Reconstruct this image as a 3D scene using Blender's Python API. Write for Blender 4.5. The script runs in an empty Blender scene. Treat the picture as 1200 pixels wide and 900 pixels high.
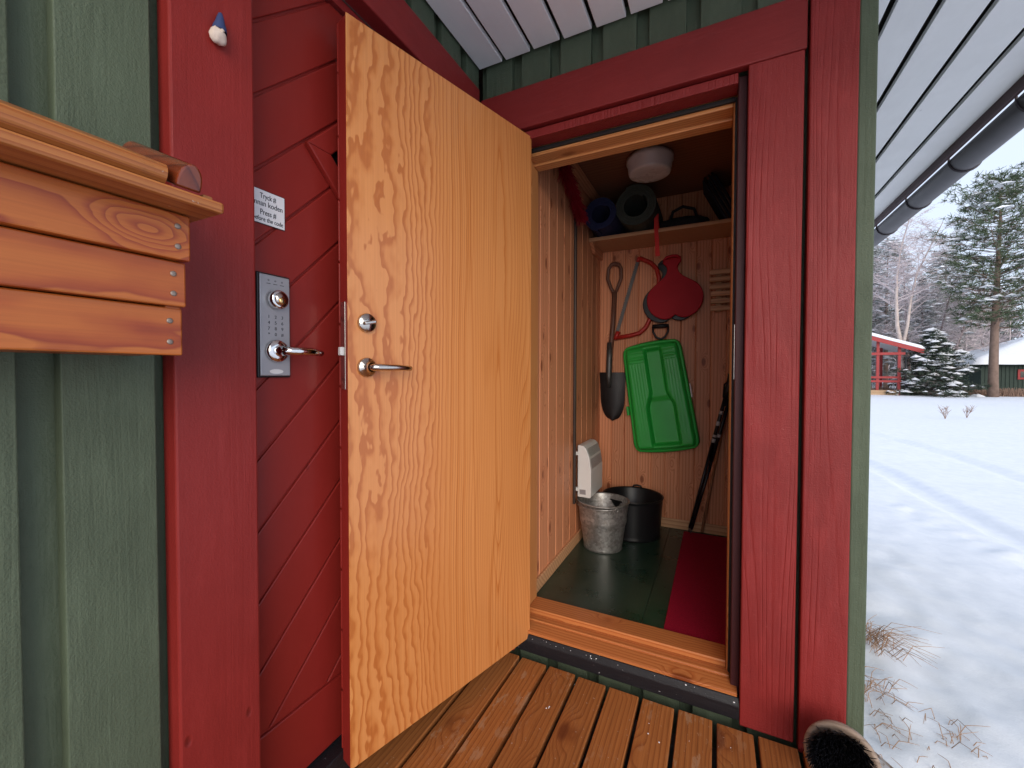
import bpy, bmesh, math, random
from mathutils import Vector, Matrix, noise as mnoise
R = math.radians
random.seed(7)
scene = bpy.context.scene
COL = scene.collection
PI = math.pi

# ------------------------------------------------------------------ materials
class NT:
    def __init__(s, name):
        s.m = bpy.data.materials.new(name); s.m.use_nodes = True
        s.t = s.m.node_tree; s.t.nodes.clear()
        s.out = s.t.nodes.new('ShaderNodeOutputMaterial')
        s.p = s.t.nodes.new('ShaderNodeBsdfPrincipled')
        s.t.links.new(s.p.outputs[0], s.out.inputs[0])
    def n(s, typ, **kw):
        nd = s.t.nodes.new('ShaderNode' + typ)
        for k, v in kw.items(): setattr(nd, k, v)
        return nd
    def put(s, sock, v):
        if hasattr(v, 'is_output'): s.t.links.new(v, sock)
        else: sock.default_value = v
    def math(s, op, a, b=0.0, c=0.0, clamp=False):
        nd = s.n('Math', operation=op, use_clamp=clamp)
        s.put(nd.inputs[0], a); s.put(nd.inputs[1], b)
        if len(nd.inputs) > 2: s.put(nd.inputs[2], c)
        return nd.outputs[0]
    def vm(s, op, a, b=(0, 0, 0)):
        nd = s.n('VectorMath', operation=op)
        s.put(nd.inputs[0], a); s.put(nd.inputs[1], b)
        return nd.outputs['Value'] if op in ('DOT_PRODUCT', 'LENGTH') else nd.outputs['Vector']
    def noise(s, vec, scale, detail=2.0, rough=0.5, dist=0.0):
        nd = s.n('TexNoise'); s.put(nd.inputs['Vector'], vec)
        nd.inputs['Scale'].default_value = scale; nd.inputs['Detail'].default_value = detail
        nd.inputs['Roughness'].default_value = rough; nd.inputs['Distortion'].default_value = dist
        return nd.outputs[0]
    def ramp(s, fac, stops, interp='LINEAR'):
        nd = s.n('ValToRGB'); cr = nd.color_ramp; cr.interpolation = interp
        while len(cr.elements) < len(stops): cr.elements.new(0.5)
        for e, (p, c) in zip(cr.elements, stops):
            e.position = p; e.color = (c[0], c[1], c[2], 1) if hasattr(c, '__len__') else (c, c, c, 1)
        s.put(nd.inputs[0], fac); return nd.outputs[0]
    def step(s, fac, a, b):           # smooth 0..1 between a and b
        nd = s.n('MapRange', interpolation_type='SMOOTHSTEP')
        s.put(nd.inputs[0], fac); nd.inputs[1].default_value = a; nd.inputs[2].default_value = b
        return nd.outputs[0]
    def mix(s, fac, a, b, typ='MIX'):
        nd = s.n('MixRGB', blend_type=typ)
        s.put(nd.inputs[0], fac)
        for i, v in ((1, a), (2, b)):
            s.put(nd.inputs[i], v if hasattr(v, 'is_output') else (v[0], v[1], v[2], 1))
        return nd.outputs[0]
    def coords(s, seed=True):
        tc = s.n('TexCoord').outputs['Object']
        s.bid = s.n('Attribute', attribute_name='bid').outputs['Fac']
        if not seed: return tc
        off = s.vm('MULTIPLY', (37.1, 51.7, 73.3), (0, 0, 0))
        nd = s.n('VectorMath', operation='SCALE'); nd.inputs[0].default_value = (37.1, 51.7, 73.3)
        s.put(nd.inputs['Scale'], s.bid)
        return s.vm('ADD', tc, nd.outputs[0])
    def bump(s, h, strength=0.3, dist=0.002):
        b = s.n('Bump'); b.inputs['Strength'].default_value = strength; b.inputs['Distance'].default_value = dist
        s.put(b.inputs['Height'], h); s.put(s.p.inputs['Normal'], b.outputs[0])
    def fin(s, col, rough=0.5, metal=0.0, coat=0.0, coat_rough=0.15, spec=None):
        s.put(s.p.inputs['Base Color'], col if hasattr(col, 'is_output') else (col[0], col[1], col[2], 1))
        s.put(s.p.inputs['Roughness'], rough); s.p.inputs['Metallic'].default_value = metal
        s.p.inputs['Coat Weight'].default_value = coat; s.p.inputs['Coat Roughness'].default_value = coat_rough
        if spec is not None: s.p.inputs['Specular IOR Level'].default_value = spec
        return s.m

def wood(name, axis, light, mid, dark, cross, freq=60, wob=6, stretch=0.1, s1=3.0, knots=0.0,
         rough=0.45, coat=0.0, coat_rough=0.15, bump=0.15, fiber=0.25, vary=0.2, wear=None, band=None):
    w = NT(name); V = w.coords()
    sc = [1, 1, 1]; sc[axis] = stretch
    S = w.vm('MULTIPLY', V, tuple(sc))
    n1 = w.noise(S, s1, 2.0, 0.45)
    n1b = w.noise(S, s1 * 5, 2.0, 0.5)
    ring = w.math('ADD', w.math('MULTIPLY', w.vm('DOT_PRODUCT', V, cross), freq), w.math('MULTIPLY', n1, wob))
    ring = w.math('ADD', ring, w.math('MULTIPLY', n1b, wob * 0.12))
    km = None
    if knots > 0:
        ks = [1, 1, 1]; ks[axis] = 0.45
        vor = w.n('TexVoronoi'); w.put(vor.inputs['Vector'], w.vm('MULTIPLY', V, tuple(ks)))
        vor.inputs['Scale'].default_value = knots
        d = vor.outputs['Distance']
        km = w.step(d, 0.17, 0.09)
        halo = w.step(d, 0.38, 0.10)
        ring = w.math('ADD', ring, w.math('MULTIPLY', halo, 2.5))
    fr = w.math('FRACT', ring)
    col = w.ramp(fr, [(0.0, light), (0.35, light), (0.7, mid), (0.9, dark), (1.0, light)])
    fs = [1, 1, 1]; fs[axis] = 0.02
    fib = w.noise(w.vm('MULTIPLY', V, tuple(fs)), 260, 3.0, 0.6)
    col = w.mix(fiber, col, w.ramp(fib, [(0.3, (0.35, 0.3, 0.25)), (0.65, (1, 1, 1))]), 'MULTIPLY')
    big = w.noise(S, 2.2, 2.0)
    vfac = w.math('ADD', 1 - vary * 0.75, w.math('MULTIPLY', w.math('ADD', w.math('MULTIPLY', big, 0.9), w.math('MULTIPLY', w.math('FRACT', w.math('MULTIPLY', w.bid, 7.31)), 0.6)), vary))
    cv = w.n('CombineXYZ'); [w.put(cv.inputs[i], vfac) for i in range(3)]
    col = w.mix(1.0, col, cv.outputs[0], 'MULTIPLY')
    if km is not None:
        col = w.mix(w.math('MULTIPLY', km, 0.85), col, (mid[0] * 0.26, mid[1] * 0.17, mid[2] * 0.15))
        col = w.mix(w.math('MULTIPLY', halo, 0.25), col, (mid[0] * 0.7, mid[1] * 0.5, mid[2] * 0.4))
    h = w.math('ADD', w.math('MULTIPLY', fib, 0.6), w.math('MULTIPLY', fr, 0.5))
    rg = rough
    if wear:
        wm = w.step(w.noise(w.vm('MULTIPLY', V, tuple(1 if i != axis else 0.35 for i in range(3))), 30, 7.0, 0.72), wear[1], wear[1] + 0.035)
        wm = w.math('MULTIPLY', wm, w.step(w.noise(V, 2.1, 1.0), 0.42, 0.6))
        col = w.mix(w.math('MULTIPLY', wm, 0.6), col, wear[0])
        rg = w.math('ADD', rough, w.math('MULTIPLY', wm, 0.3))
        spk = w.step(w.noise(V, 95, 2.0, 0.5), 0.71, 0.76)
        col = w.mix(w.math('MULTIPLY', spk, 0.5), col, (0.5, 0.42, 0.34))
    w.bump(h, bump, 0.0015)
    return w.fin(col, rg, 0, coat, coat_rough, 0.3)

def paint(name, col, axis=2, rough=0.5, bump=0.35, grain=160, dirt=0.25, spots=0.0, chip=None, coat=0.0, relief=0.0, across=(0.8, 0.8, 0.0), spec=0.3, saw=0.15):
    w = NT(name); V = w.coords()
    fs = [1, 1, 1]; fs[axis] = 0.045
    fib = w.noise(w.vm('MULTIPLY', V, tuple(fs)), grain, 4.0, 0.62)
    fine = w.noise(V, 260, 3.0, 0.6)
    big = w.noise(V, 4.0, 4.0, 0.55)
    ms = [1, 1, 1]; ms[axis] = 0.3
    med = w.noise(w.vm('MULTIPLY', V, tuple(ms)), 22, 5.0, 0.65)
    patch = w.step(w.noise(w.vm('MULTIPLY', V, tuple(ms)), 5.5, 2.0, 0.5), 0.38, 0.62)
    dk = tuple(x * 0.66 for x in col); lt = tuple(min(1, x * 1.25 + 0.006) for x in col)
    c = w.mix(w.math('MULTIPLY', w.step(big, 0.35, 0.7), dirt), col, dk)
    c = w.mix(w.math('MULTIPLY', w.step(med, 0.45, 0.72), dirt * 0.9), c, lt)
    vor = w.n('TexVoronoi'); w.put(vor.inputs['Vector'], w.vm('MULTIPLY', V, tuple(0.55 if i == axis else 1 for i in range(3))))
    vor.inputs['Scale'].default_value = 7.0
    kd = w.step(vor.outputs['Distance'], 0.055, 0.02)
    c = w.mix(w.math('MULTIPLY', kd, 0.5), c, tuple(x * 0.4 for x in col))
    if spots:
        sp = w.step(w.noise(V, 75, 3.0, 0.6), 0.70, 0.74)
        c = w.mix(w.math('MULTIPLY', sp, spots), c, chip or (0.6, 0.5, 0.42))
    h = w.math('ADD', w.math('MULTIPLY', fib, w.math('ADD', 0.25, w.math('MULTIPLY', patch, 0.75))),
               w.math('ADD', w.math('MULTIPLY', fine, 0.55), w.math('ADD', w.math('MULTIPLY', kd, -2.2), w.math('MULTIPLY', med, 1.1))))
    cs = [0.12, 0.12, 0.12]; cs[axis] = 1.0
    sawn = w.noise(w.vm('MULTIPLY', V, tuple(cs)), 170, 3.0, 0.6)
    h = w.math('ADD', h, w.math('MULTIPLY', sawn, w.math('MULTIPLY', w.math('SUBTRACT', 1.1, patch), saw)))
    if relief:
        rs = [1, 1, 1]; rs[axis] = 0.05
        rn = w.noise(w.vm('MULTIPLY', V, tuple(rs)), 7, 2.0, 0.5)
        ring = w.math('FRACT', w.math('ADD', w.math('MULTIPLY', rn, 13.0), w.math('MULTIPLY', w.vm('DOT_PRODUCT', V, across), 62)))
        rl = w.ramp(ring, [(0.0, 0.0), (0.15, 1.0), (0.7, 0.8), (1.0, 0.0)])
        h = w.math('ADD', h, w.math('MULTIPLY', rl, w.math('MULTIPLY', w.math('ADD', 0.15, patch), relief)))
    w.bump(h, bump, 0.003)
    r = w.math('ADD', rough - 0.08, w.math('MULTIPLY', big, 0.16))
    return w.fin(c, r, 0, coat, 0.2, spec)

def plain(name, col, rough=0.5, metal=0.0, vary=0.25, scale=12, bump=0.1, coat=0.0, bs=60, spec=0.4):
    w = NT(name); V = w.coords()
    b = w.noise(V, scale, 5.0, 0.6)
    c = w.mix(w.math('MULTIPLY', w.step(b, 0.35, 0.7), vary), col, tuple(x * 0.5 for x in col))
    w.bump(w.noise(V, bs, 3.0), bump, 0.002)
    r = w.math('ADD', rough * 0.85, w.math('MULTIPLY', b, rough * 0.3))
    return w.fin(c, r, metal, coat, 0.1, spec)

GREEN = (0.084, 0.110, 0.070)
RED = (0.225, 0.019, 0.018)
M = {}
M['green'] = paint('green_rough_paint', GREEN, 2, 0.58, 0.7, 60, 0.45, 0.12, (0.15, 0.18, 0.13), 0, 0.10, (0.8, 0.8, 0), 0.3, 0.5)
M['red_s'] = paint('red_smooth_paint', (0.225, 0.019, 0.016), 2, 0.44, 0.34, 50, 0.35, 0.0, None, 0, 0.1)
M['red_v'] = paint('red_rough_sawn_paint', RED, 2, 0.5, 0.75, 75, 0.45, 0.28, (0.40, 0.12, 0.11), 0, 0.42)
M['red_x'] = paint('red_paint_along_x', (0.21, 0.018, 0.017), 0, 0.5, 0.35, 70, 0.35, 0.06, (0.42, 0.12, 0.11), 0, 0.25, (0, .7, .7))
M['red_y'] = paint('red_paint_along_y', RED, 1, 0.5, 0.3, 70, 0.3)
M['red_shaded'] = paint('red_paint_with_painted_shade', (0.055, 0.012, 0.015), 2, 0.5, 0.2, 60, 0.2)  # frame red darkened so the jamb's shade and gasket sit in the colour
M['red_door'] = paint('red_door_enamel', (0.215, 0.017, 0.013), 2, 0.36, 0.07, 60, 0.15)
M['soffit'] = paint('white_soffit_paint', (0.86, 0.85, 0.86), 1, 0.55, 0.2, 60, 0.14)
M['fascia'] = paint('brown_fascia_paint', (0.06, 0.022, 0.026), 1, 0.5, 0.3)
M['roofwood'] = plain('dark_roof_underlay', (0.03, 0.025, 0.022), 0.9)
M['black'] = paint('black_sill_paint', (0.012, 0.011, 0.014), 0, 0.36, 0.6, 50, 0.2, 0.75, (0.5, 0.48, 0.5))
PL, PM, PD = (0.67, 0.285, 0.145), (0.59, 0.225, 0.105), (0.46, 0.15, 0.065)
M['pine_panel'] = wood('pine_panelling', 2, PL, PM, PD, (0.8, 0.8, 0.0), 70, 7, 0.07, 3.0, 11.5, 0.45, 0.0, 0.3, 0.1, 0.15, 0.55)
M['pine_x'] = wood('pine_along_x', 0, (0.50, 0.175, 0.054), (0.44, 0.135, 0.038), (0.34, 0.09, 0.024), (0.0, 0.7, 0.7), 95, 4, 0.05, 3.0, 9.0, 0.4, 0.2, 0.25, 0.12, 0.25, 0.25)
M['pine_z'] = wood('pine_along_z', 2, (0.60, 0.26, 0.09), (0.53, 0.20, 0.06), (0.42, 0.14, 0.04), (0.8, 0.8, 0.0), 95, 4, 0.05, 3.0, 9.0, 0.4, 0.2, 0.25, 0.12, 0.2, 0.2)
M['pine_y'] = wood('pine_along_y', 1, PL, PM, PD, (0.7, 0.0, 0.7), 70, 6, 0.07, 3.0, 9.0, 0.42, 0.1, 0.3, 0.12, 0.2, 0.3)
M['pine_head'] = wood('pine_head_along_x', 0, (0.64, 0.285, 0.105), (0.57, 0.225, 0.072), (0.45, 0.15, 0.045), (0.0, 0.7, 0.7), 95, 4, 0.05, 3.0, 7.0, 0.4, 0.2, 0.25, 0.12, 0.2, 0.2)
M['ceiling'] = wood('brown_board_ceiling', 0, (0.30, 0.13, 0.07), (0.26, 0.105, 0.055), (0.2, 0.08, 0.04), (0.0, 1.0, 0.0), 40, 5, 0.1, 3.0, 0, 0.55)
M['deck'] = wood('oiled_deck_boards', 1, (0.40, 0.142, 0.036), (0.355, 0.118, 0.027), (0.265, 0.082, 0.019), (0.75, 0.0, 0.3), 90, 4, 0.045, 3.0, 6.5, 0.72, 0.0, 0.3, 0.3, 0.42, 0.4, ((0.42, 0.24, 0.13), 0.55))
M['box_wood'] = wood('orange_varnished_boards', 1, (0.47, 0.135, 0.024), (0.41, 0.10, 0.015), (0.26, 0.042, 0.007), (0.0, 0.0, 1.0), 75, 11, 0.13, 3.2, 0, 0.36, 0.3, 0.2, 0.15, 0.3, 0.22)
M['box_ledge'] = wood('varnished_ledge_wood', 1, (0.42, 0.155, 0.042), (0.37, 0.12, 0.030), (0.28, 0.08, 0.02), (0.3, 0.0, 1.0), 130, 4, 0.04, 3.0, 0, 0.4, 0.25, 0.25, 0.15, 0.3, 0.22, ((0.20, 0.08, 0.03), 0.56))
M['box_batten'] = wood('dark_red_varnished_wood', 0, (0.20, 0.038, 0.012), (0.16, 0.026, 0.008), (0.09, 0.012, 0.005), (0.0, 0.7, 0.7), 40, 6, 0.08, 3.0, 0, 0.22, 0.8, 0.08, 0.15, 0.2, 0.6)
M['plank'] = wood('weathered_plank', 1, (0.27, 0.18, 0.12), (0.22, 0.14, 0.09), (0.15, 0.09, 0.06), (0.7, 0.0, 0.3), 60, 5, 0.05, 3.0, 0, 0.7, 0, 0.2, 0.4, 0.4, 0.3, ((0.62, 0.63, 0.66), 0.46))
M['disc_wood'] = wood('pale_brush_wood', 0, (0.36, 0.27, 0.21), (0.31, 0.23, 0.175), (0.23, 0.165, 0.125), (0.0, 0.7, 0.7), 50, 5, 0.1, 3.0, 0, 0.5)
M['slat'] = wood('pale_slats', 0, (0.64, 0.36, 0.19), (0.56, 0.29, 0.14), (0.46, 0.2, 0.1), (0, .7, .7), 60, 5, 0.08)
M['shaft_wood'] = wood('grey_brown_shaft', 2, (0.19, 0.085, 0.055), (0.15, 0.065, 0.042), (0.10, 0.04, 0.028), (.7, .7, 0), 120, 4, 0.06)
M['stick_wood'] = wood('light_stick', 2, (0.45, 0.22, 0.11), (0.36, 0.16, 0.08), (0.25, 0.1, 0.05), (.7, .7, 0), 120, 4, 0.06)

def box_wood():
    # planed softwood with long slow figure; one oval growth figure on the top board near its end
    w = NT('orange_varnished_boards'); V = w.coords(); T = w.n('TexCoord').outputs['Object']
    S = w.vm('MULTIPLY', V, (1, 0.12, 1))
    n1 = w.noise(S, 9, 2.0, 0.5)
    q = w.vm('MULTIPLY', w.vm('SUBTRACT', T, (0.0, 0.205, 0.183)), (0.0, 14.0, 30.0))
    wob = w.noise(w.vm('MULTIPLY', V, (1, 0.5, 1)), 30, 2.0, 0.5)
    r = w.math('ADD', w.vm('LENGTH', q), w.math('MULTIPLY', w.math('SUBTRACT', wob, 0.5), 0.55))
    k = w.step(r, 1.25, 0.0)
    ring = w.math('ADD', w.math('MULTIPLY', n1, 9.0), w.math('MULTIPLY', k, 4.2))
    ring = w.math('ADD', ring, w.math('MULTIPLY', w.math('SUBTRACT', wob, 0.5), 0.5))
    fr = w.math('FRACT', ring)
    col = w.ramp(fr, [(0.0, (0.47, 0.135, 0.022)), (0.45, (0.44, 0.115, 0.018)), (0.80, (0.33, 0.062, 0.010)), (0.92, (0.27, 0.042, 0.008)), (1.0, (0.46, 0.13, 0.021))])
    fib = w.noise(w.vm('MULTIPLY', V, (1, 0.02, 1)), 300, 3.0, 0.6)
    col = w.mix(0.28, col, w.ramp(fib, [(0.3, (0.5, 0.4, 0.3)), (0.65, (1, 1, 1))]), 'MULTIPLY')
    big = w.noise(S, 3, 3.0)
    col = w.mix(w.math('MULTIPLY', w.step(big, 0.4, 0.7), 0.3), col, (0.36, 0.085, 0.014))
    w.bump(w.math('ADD', fib, w.math('MULTIPLY', fr, 0.15)), 0.12, 0.001)
    return w.fin(col, 0.4, 0, 0.2, 0.2, 0.4)
M['box_wood'] = box_wood()
def veneer():
    # rotary cut plywood sheet: figured on the free side, straight in the middle, cathedrals near the hinge; s = along leaf (local X), z up
    w = NT('pine_plywood_veneer'); V = w.coords(False)
    sep = w.n('SeparateXYZ'); w.put(sep.inputs[0], V); X = sep.outputs[0]; Z = sep.outputs[2]
    cv = w.n('CombineXYZ'); w.put(cv.inputs[0], X); w.put(cv.inputs[1], 0.37); w.put(cv.inputs[2], w.math('MULTIPLY', Z, 0.16))
    P2 = cv.outputs[0]
    a = w.noise(P2, 5.5, 1.0, 0.4)
    cv2 = w.n('CombineXYZ'); w.put(cv2.inputs[0], X); w.put(cv2.inputs[1], 4.1); w.put(cv2.inputs[2], w.math('MULTIPLY', Z, 0.45))
    b = w.noise(cv2.outputs[0], 26, 2.0, 0.5)
    cv3 = w.n('CombineXYZ'); w.put(cv3.inputs[0], X); w.put(cv3.inputs[1], 9.3); w.put(cv3.inputs[2], w.math('MULTIPLY', Z, 0.10))
    c = w.noise(cv3.outputs[0], 5.2, 1.0, 0.4)
    fig = w.step(X, 0.40, 0.52)                 # 1 on the free-edge side
    hin = w.step(X, 0.34, 0.18)                 # 1 on the hinge side
    midm = w.math('SUBTRACT', 1.0, w.math('MAXIMUM', fig, hin))
    ring = w.math('MULTIPLY', X, w.math('ADD', 30.0, w.math('MULTIPLY', midm, 28.0)))
    ring = w.math('MULTIPLY', X, w.math('ADD', 30.0, 0.0))
    ring = w.math('ADD', ring, w.math('MULTIPLY', a, w.math('ADD', 3.0, w.math('MULTIPLY', fig, 7.0))))
    ring = w.math('ADD', ring, w.math('MULTIPLY', w.math('SUBTRACT', b, 0.5), w.math('ADD', 0.3, w.math('MULTIPLY', fig, 1.7))))
    ring = w.math('ADD', ring, w.math('MULTIPLY', c, w.math('MULTIPLY', hin, 26.0)))
    fr = w.math('FRACT', ring)
    light = (0.63, 0.258, 0.082); mid = (0.575, 0.215, 0.060); dark = (0.455, 0.140, 0.033)
    c1 = w.ramp(fr, [(0.0, light), (0.30, light), (0.60, mid), (0.80, dark), (0.93, dark), (1.0, light)])
    cs = w.ramp(fr, [(0.0, light), (0.5, light), (0.85, mid), (0.94, (0.49, 0.155, 0.035)), (1.0, light)])
    col = w.mix(fig, cs, c1)
    r2 = w.math('FRACT', w.math('ADD', w.math('MULTIPLY', X, 95.0), w.math('ADD', w.math('MULTIPLY', a, 9.0), w.math('MULTIPLY', c, w.math('MULTIPLY', hin, 14.0)))))
    thin = w.ramp(r2, [(0.0, (1, 1, 1)), (0.45, (1, 1, 1)), (0.78, (0.80, 0.68, 0.52)), (1.0, (1, 1, 1))])
    tm = w.math('MULTIPLY', w.math('SUBTRACT', 1.0, fig), w.step(w.noise(w.vm('MULTIPLY', V, (1, 1, 0.12)), 9, 2.0), 0.35, 0.6))
    col = w.mix(w.math('MULTIPLY', tm, 0.9), col, thin, 'MULTIPLY')
    fine = w.noise(w.vm('MULTIPLY', V, (1, 1, 0.012)), 190, 3.0, 0.6)
    col = w.mix(0.22, col, w.ramp(fine, [(0.3, (0.55, 0.42, 0.32)), (0.62, (1, 1, 1))]), 'MULTIPLY')
    big = w.noise(w.vm('MULTIPLY', V, (1, 1, 0.3)), 3.5, 3.0)
    col = w.mix(w.math('MULTIPLY', w.step(big, 0.4, 0.7), 0.3), col, (0.50, 0.165, 0.038))
    w.bump(w.math('ADD', fine, w.math('MULTIPLY', fr, 0.3)), 0.06, 0.001)
    return w.fin(col, 0.32, 0, 0.3, 0.2, 0.45)
M['veneer'] = veneer()

def green_floor():
    w = NT('worn_green_floor_paint'); V = w.coords(False)
    b = w.noise(V, 5, 5.0, 0.6); f = w.noise(V, 38, 4.0, 0.6)
    c = w.mix(w.step(b, 0.35, 0.68), (0.010, 0.030, 0.019), (0.026, 0.046, 0.031))
    c = w.mix(w.math('MULTIPLY', w.step(f, 0.62, 0.72), 0.45), c, (0.10, 0.10, 0.075))
    s = w.step(w.noise(V, 120, 2.0), 0.74, 0.79)
    c = w.mix(w.math('MULTIPLY', s, 0.5), c, (0.3, 0.28, 0.24))
    w.bump(f, 0.1, 0.002)
    return w.fin(c, w.math('ADD', 0.16, w.math('MULTIPLY', b, 0.28)))
M['floor'] = green_floor()

def zinc():
    w = NT('galvanised_zinc'); V = w.coords()
    vor = w.n('TexVoronoi'); w.put(vor.inputs['Vector'], V); vor.inputs['Scale'].default_value = 75
    g = w.ramp(vor.outputs['Color'], [(0.2, (0.30, 0.29, 0.28)), (0.8, (0.50, 0.49, 0.47))])
    b = w.noise(V, 16, 5.0, 0.65)
    c = w.mix(w.math('MULTIPLY', w.step(b, 0.4, 0.65), 0.6), g, (0.20, 0.17, 0.15))
    w.bump(b, 0.1, 0.002)
    return w.fin(c, w.math('ADD', 0.3, w.math('MULTIPLY', b, 0.3)), 0.75)
M['zinc'] = zinc()

def carpet():
    w = NT('red_carpet_pile'); V = w.coords(False)
    f = w.noise(V, 500, 2.0, 0.6); b = w.noise(V, 9, 4.0)
    c = w.mix(w.step(f, 0.3, 0.7), (0.20, 0.004, 0.020), (0.50, 0.014, 0.045))
    c = w.mix(w.math('MULTIPLY', b, 0.4), c, (0.25, 0.005, 0.025))
    w.bump(f, 0.8, 0.004)
    return w.fin(c, 0.95, spec=0.1)
M['carpet'] = carpet()

def snow(name, fine=1.0):
    w = NT(name); V = w.coords(False)
    a = w.noise(V, 9, 5.0, 0.6); b = w.noise(V, 130, 3.0, 0.6)
    c = w.mix(w.step(a, 0.3, 0.7), (0.74, 0.765, 0.81), (0.80, 0.82, 0.855))
    w.bump(w.math('ADD', a, w.math('MULTIPLY', b, 0.25)), 0.13 * fine, 0.03)
    return w.fin(c, 0.75, spec=0.25)
M['snow'] = snow('snow_cover')
M['soil'] = plain('dark_gravel_soil', (0.03, 0.025, 0.02), 0.95, 0, 0.4, 30, 0.6)
M['chrome'] = plain('polished_chrome', (0.78, 0.77, 0.76), 0.10, 1.0, 0.05, 20, 0.0)
M['nickel'] = plain('satin_nickel', (0.62, 0.58, 0.53), 0.2, 1.0, 0.1, 20, 0.0)
M['brass'] = plain('brass_keyway', (0.70, 0.46, 0.20), 0.25, 1.0, 0.1)
M['lockgrey'] = plain('grey_lock_plate', (0.36, 0.36, 0.38), 0.38, 0.5, 0.08, 30, 0.02)
M['darkplastic'] = plain('black_plastic', (0.012, 0.012, 0.014), 0.4, 0, 0.2)
M['marking'] = plain('dark_marking', (0.03, 0.03, 0.035), 0.5, 0, 0)
M['palemark'] = plain('pale_marking', (0.62, 0.62, 0.63), 0.45, 0, 0)
M['paper'] = plain('white_sign_plastic', (0.74, 0.74, 0.76), 0.35, 0, 0.05)
M['glass'] = plain('dark_glass', (0.006, 0.006, 0.007), 0.06, 0, 0)
M['gutter'] = plain('brown_steel_gutter', (0.045, 0.036, 0.042), 0.38, 0, 0.2, 8, 0.02, 0.0, 60, 0.35)
M['gasket'] = plain('black_gasket', (0.015, 0.012, 0.012), 0.6)
M['screw'] = plain('dull_screw_head', (0.33, 0.27, 0.23), 0.5, 0.6, 0.4, 200)
M['bristle'] = plain('black_bristles', (0.016, 0.016, 0.020), 0.35, 0, 0.2)
M['bluepaint'] = plain('dark_blue_felt', (0.03, 0.05, 0.14), 0.7)
M['cream'] = plain('cream_wool', (0.66, 0.55, 0.47), 0.8, 0, 0.35, 40, 0.5)
M['enamel'] = plain('white_heater_enamel', (0.70, 0.68, 0.66), 0.35, 0, 0.06)
M['lampshade'] = plain('opal_lamp_shade', (0.72, 0.68, 0.66), 0.28, 0, 0.05)
M['blackrubber'] = plain('black_tub_plastic', (0.010, 0.010, 0.011), 0.35, 0, 0.3)
M['sled'] = plain('green_sled_plastic', (0.025, 0.40, 0.055), 0.36, 0, 0.18, 6, 0.05, 0.1)
M['redplastic'] = plain('red_seat_plastic', (0.42, 0.010, 0.020), 0.5, 0, 0.2, 10, 0.05, 0, 60, 0.15)
M['redlacquer'] = plain('red_saw_lacquer', (0.46, 0.025, 0.018), 0.32, 0, 0.25, 30)
M['redstrap'] = plain('red_webbing', (0.62, 0.03, 0.025), 0.75, 0, 0.15, 60, 0.4)
M['redbristle'] = plain('red_bristles', (0.40, 0.012, 0.025), 0.5, 0, 0.3)
M['steel'] = plain('dull_steel_blade', (0.13, 0.125, 0.12), 0.45, 0.7, 0.4, 25)
M['darksteel'] = plain('dark_spade_steel', (0.020, 0.017, 0.017), 0.45, 0.2, 0.4, 20)
M['matgreen'] = plain('grey_green_foam', (0.055, 0.065, 0.05), 0.85, 0, 0.2, 40, 0.5)
M['matblue'] = plain('dark_blue_foam', (0.022, 0.028, 0.085), 0.85, 0, 0.2, 40, 0.5)
M['fabric'] = plain('black_bag_fabric', (0.010, 0.009, 0.010), 0.9, 0, 0.2, 80, 0.5)
M['bluefab'] = plain('navy_chair_fabric', (0.012, 0.018, 0.035), 0.85, 0, 0.2, 80, 0.4)
M['duct'] = plain('brown_grey_duct', (0.055, 0.04, 0.035), 0.4, 0.4, 0.2)
M['poleblk'] = plain('black_pole_lacquer', (0.010, 0.010, 0.013), 0.28, 0.2, 0.1)
M['polewht'] = plain('pale_pole_print', (0.45, 0.44, 0.45), 0.4, 0.1, 0.1)
M['pinebark'] = plain('pine_bark', (0.20, 0.135, 0.105), 0.9, 0, 0.5, 5, 0.8, 0, 12)
M['darkbark'] = plain('dark_bark', (0.22, 0.17, 0.16), 0.9, 0, 0.5, 5, 0.8, 0, 12)
M['birchbark'] = plain('birch_bark', (0.55, 0.46, 0.42), 0.8, 0, 0.5, 4, 0.5, 0, 12)
M['twig'] = plain('frosted_twigs', (0.60, 0.52, 0.53), 0.9, 0, 0.4, 3, 0.0)
M['needle'] = plain('pine_needles', (0.085, 0.12, 0.062), 0.7, 0, 0.5, 0.8, 0.0)
M['needle2'] = plain('frosted_pine_needles', (0.27, 0.29, 0.27), 0.75, 0, 0.4, 0.8, 0.0)
M['spruce'] = plain('spruce_needles', (0.040, 0.060, 0.040), 0.7, 0, 0.5, 0.8, 0.0)
M['treesnow'] = plain('branch_snow', (0.82, 0.83, 0.86), 0.8, 0, 0.0)
M['straw'] = plain('dry_straw', (0.44, 0.27, 0.17), 0.8, 0, 0.5, 20, 0)
M['weed'] = plain('brown_weeds', (0.34, 0.22, 0.16), 0.85, 0, 0.5, 2, 0)
M['hutwall'] = paint('dark_green_boards', (0.030, 0.048, 0.038), 2, 0.7, 0.3)
M['pavred'] = paint('pavilion_red_paint', (0.31, 0.038, 0.038), 2, 0.55, 0.2)
M['pavwood'] = wood('pale_floor_boards', 0, (0.45, 0.30, 0.18), (0.4, 0.26, 0.15), (0.3, 0.18, 0.1), (0, 0.5, 0.8), 10, 3, 0.1)
M['pavwhite'] = plain('white_ceiling_boards', (0.6, 0.6, 0.62), 0.6)

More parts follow.
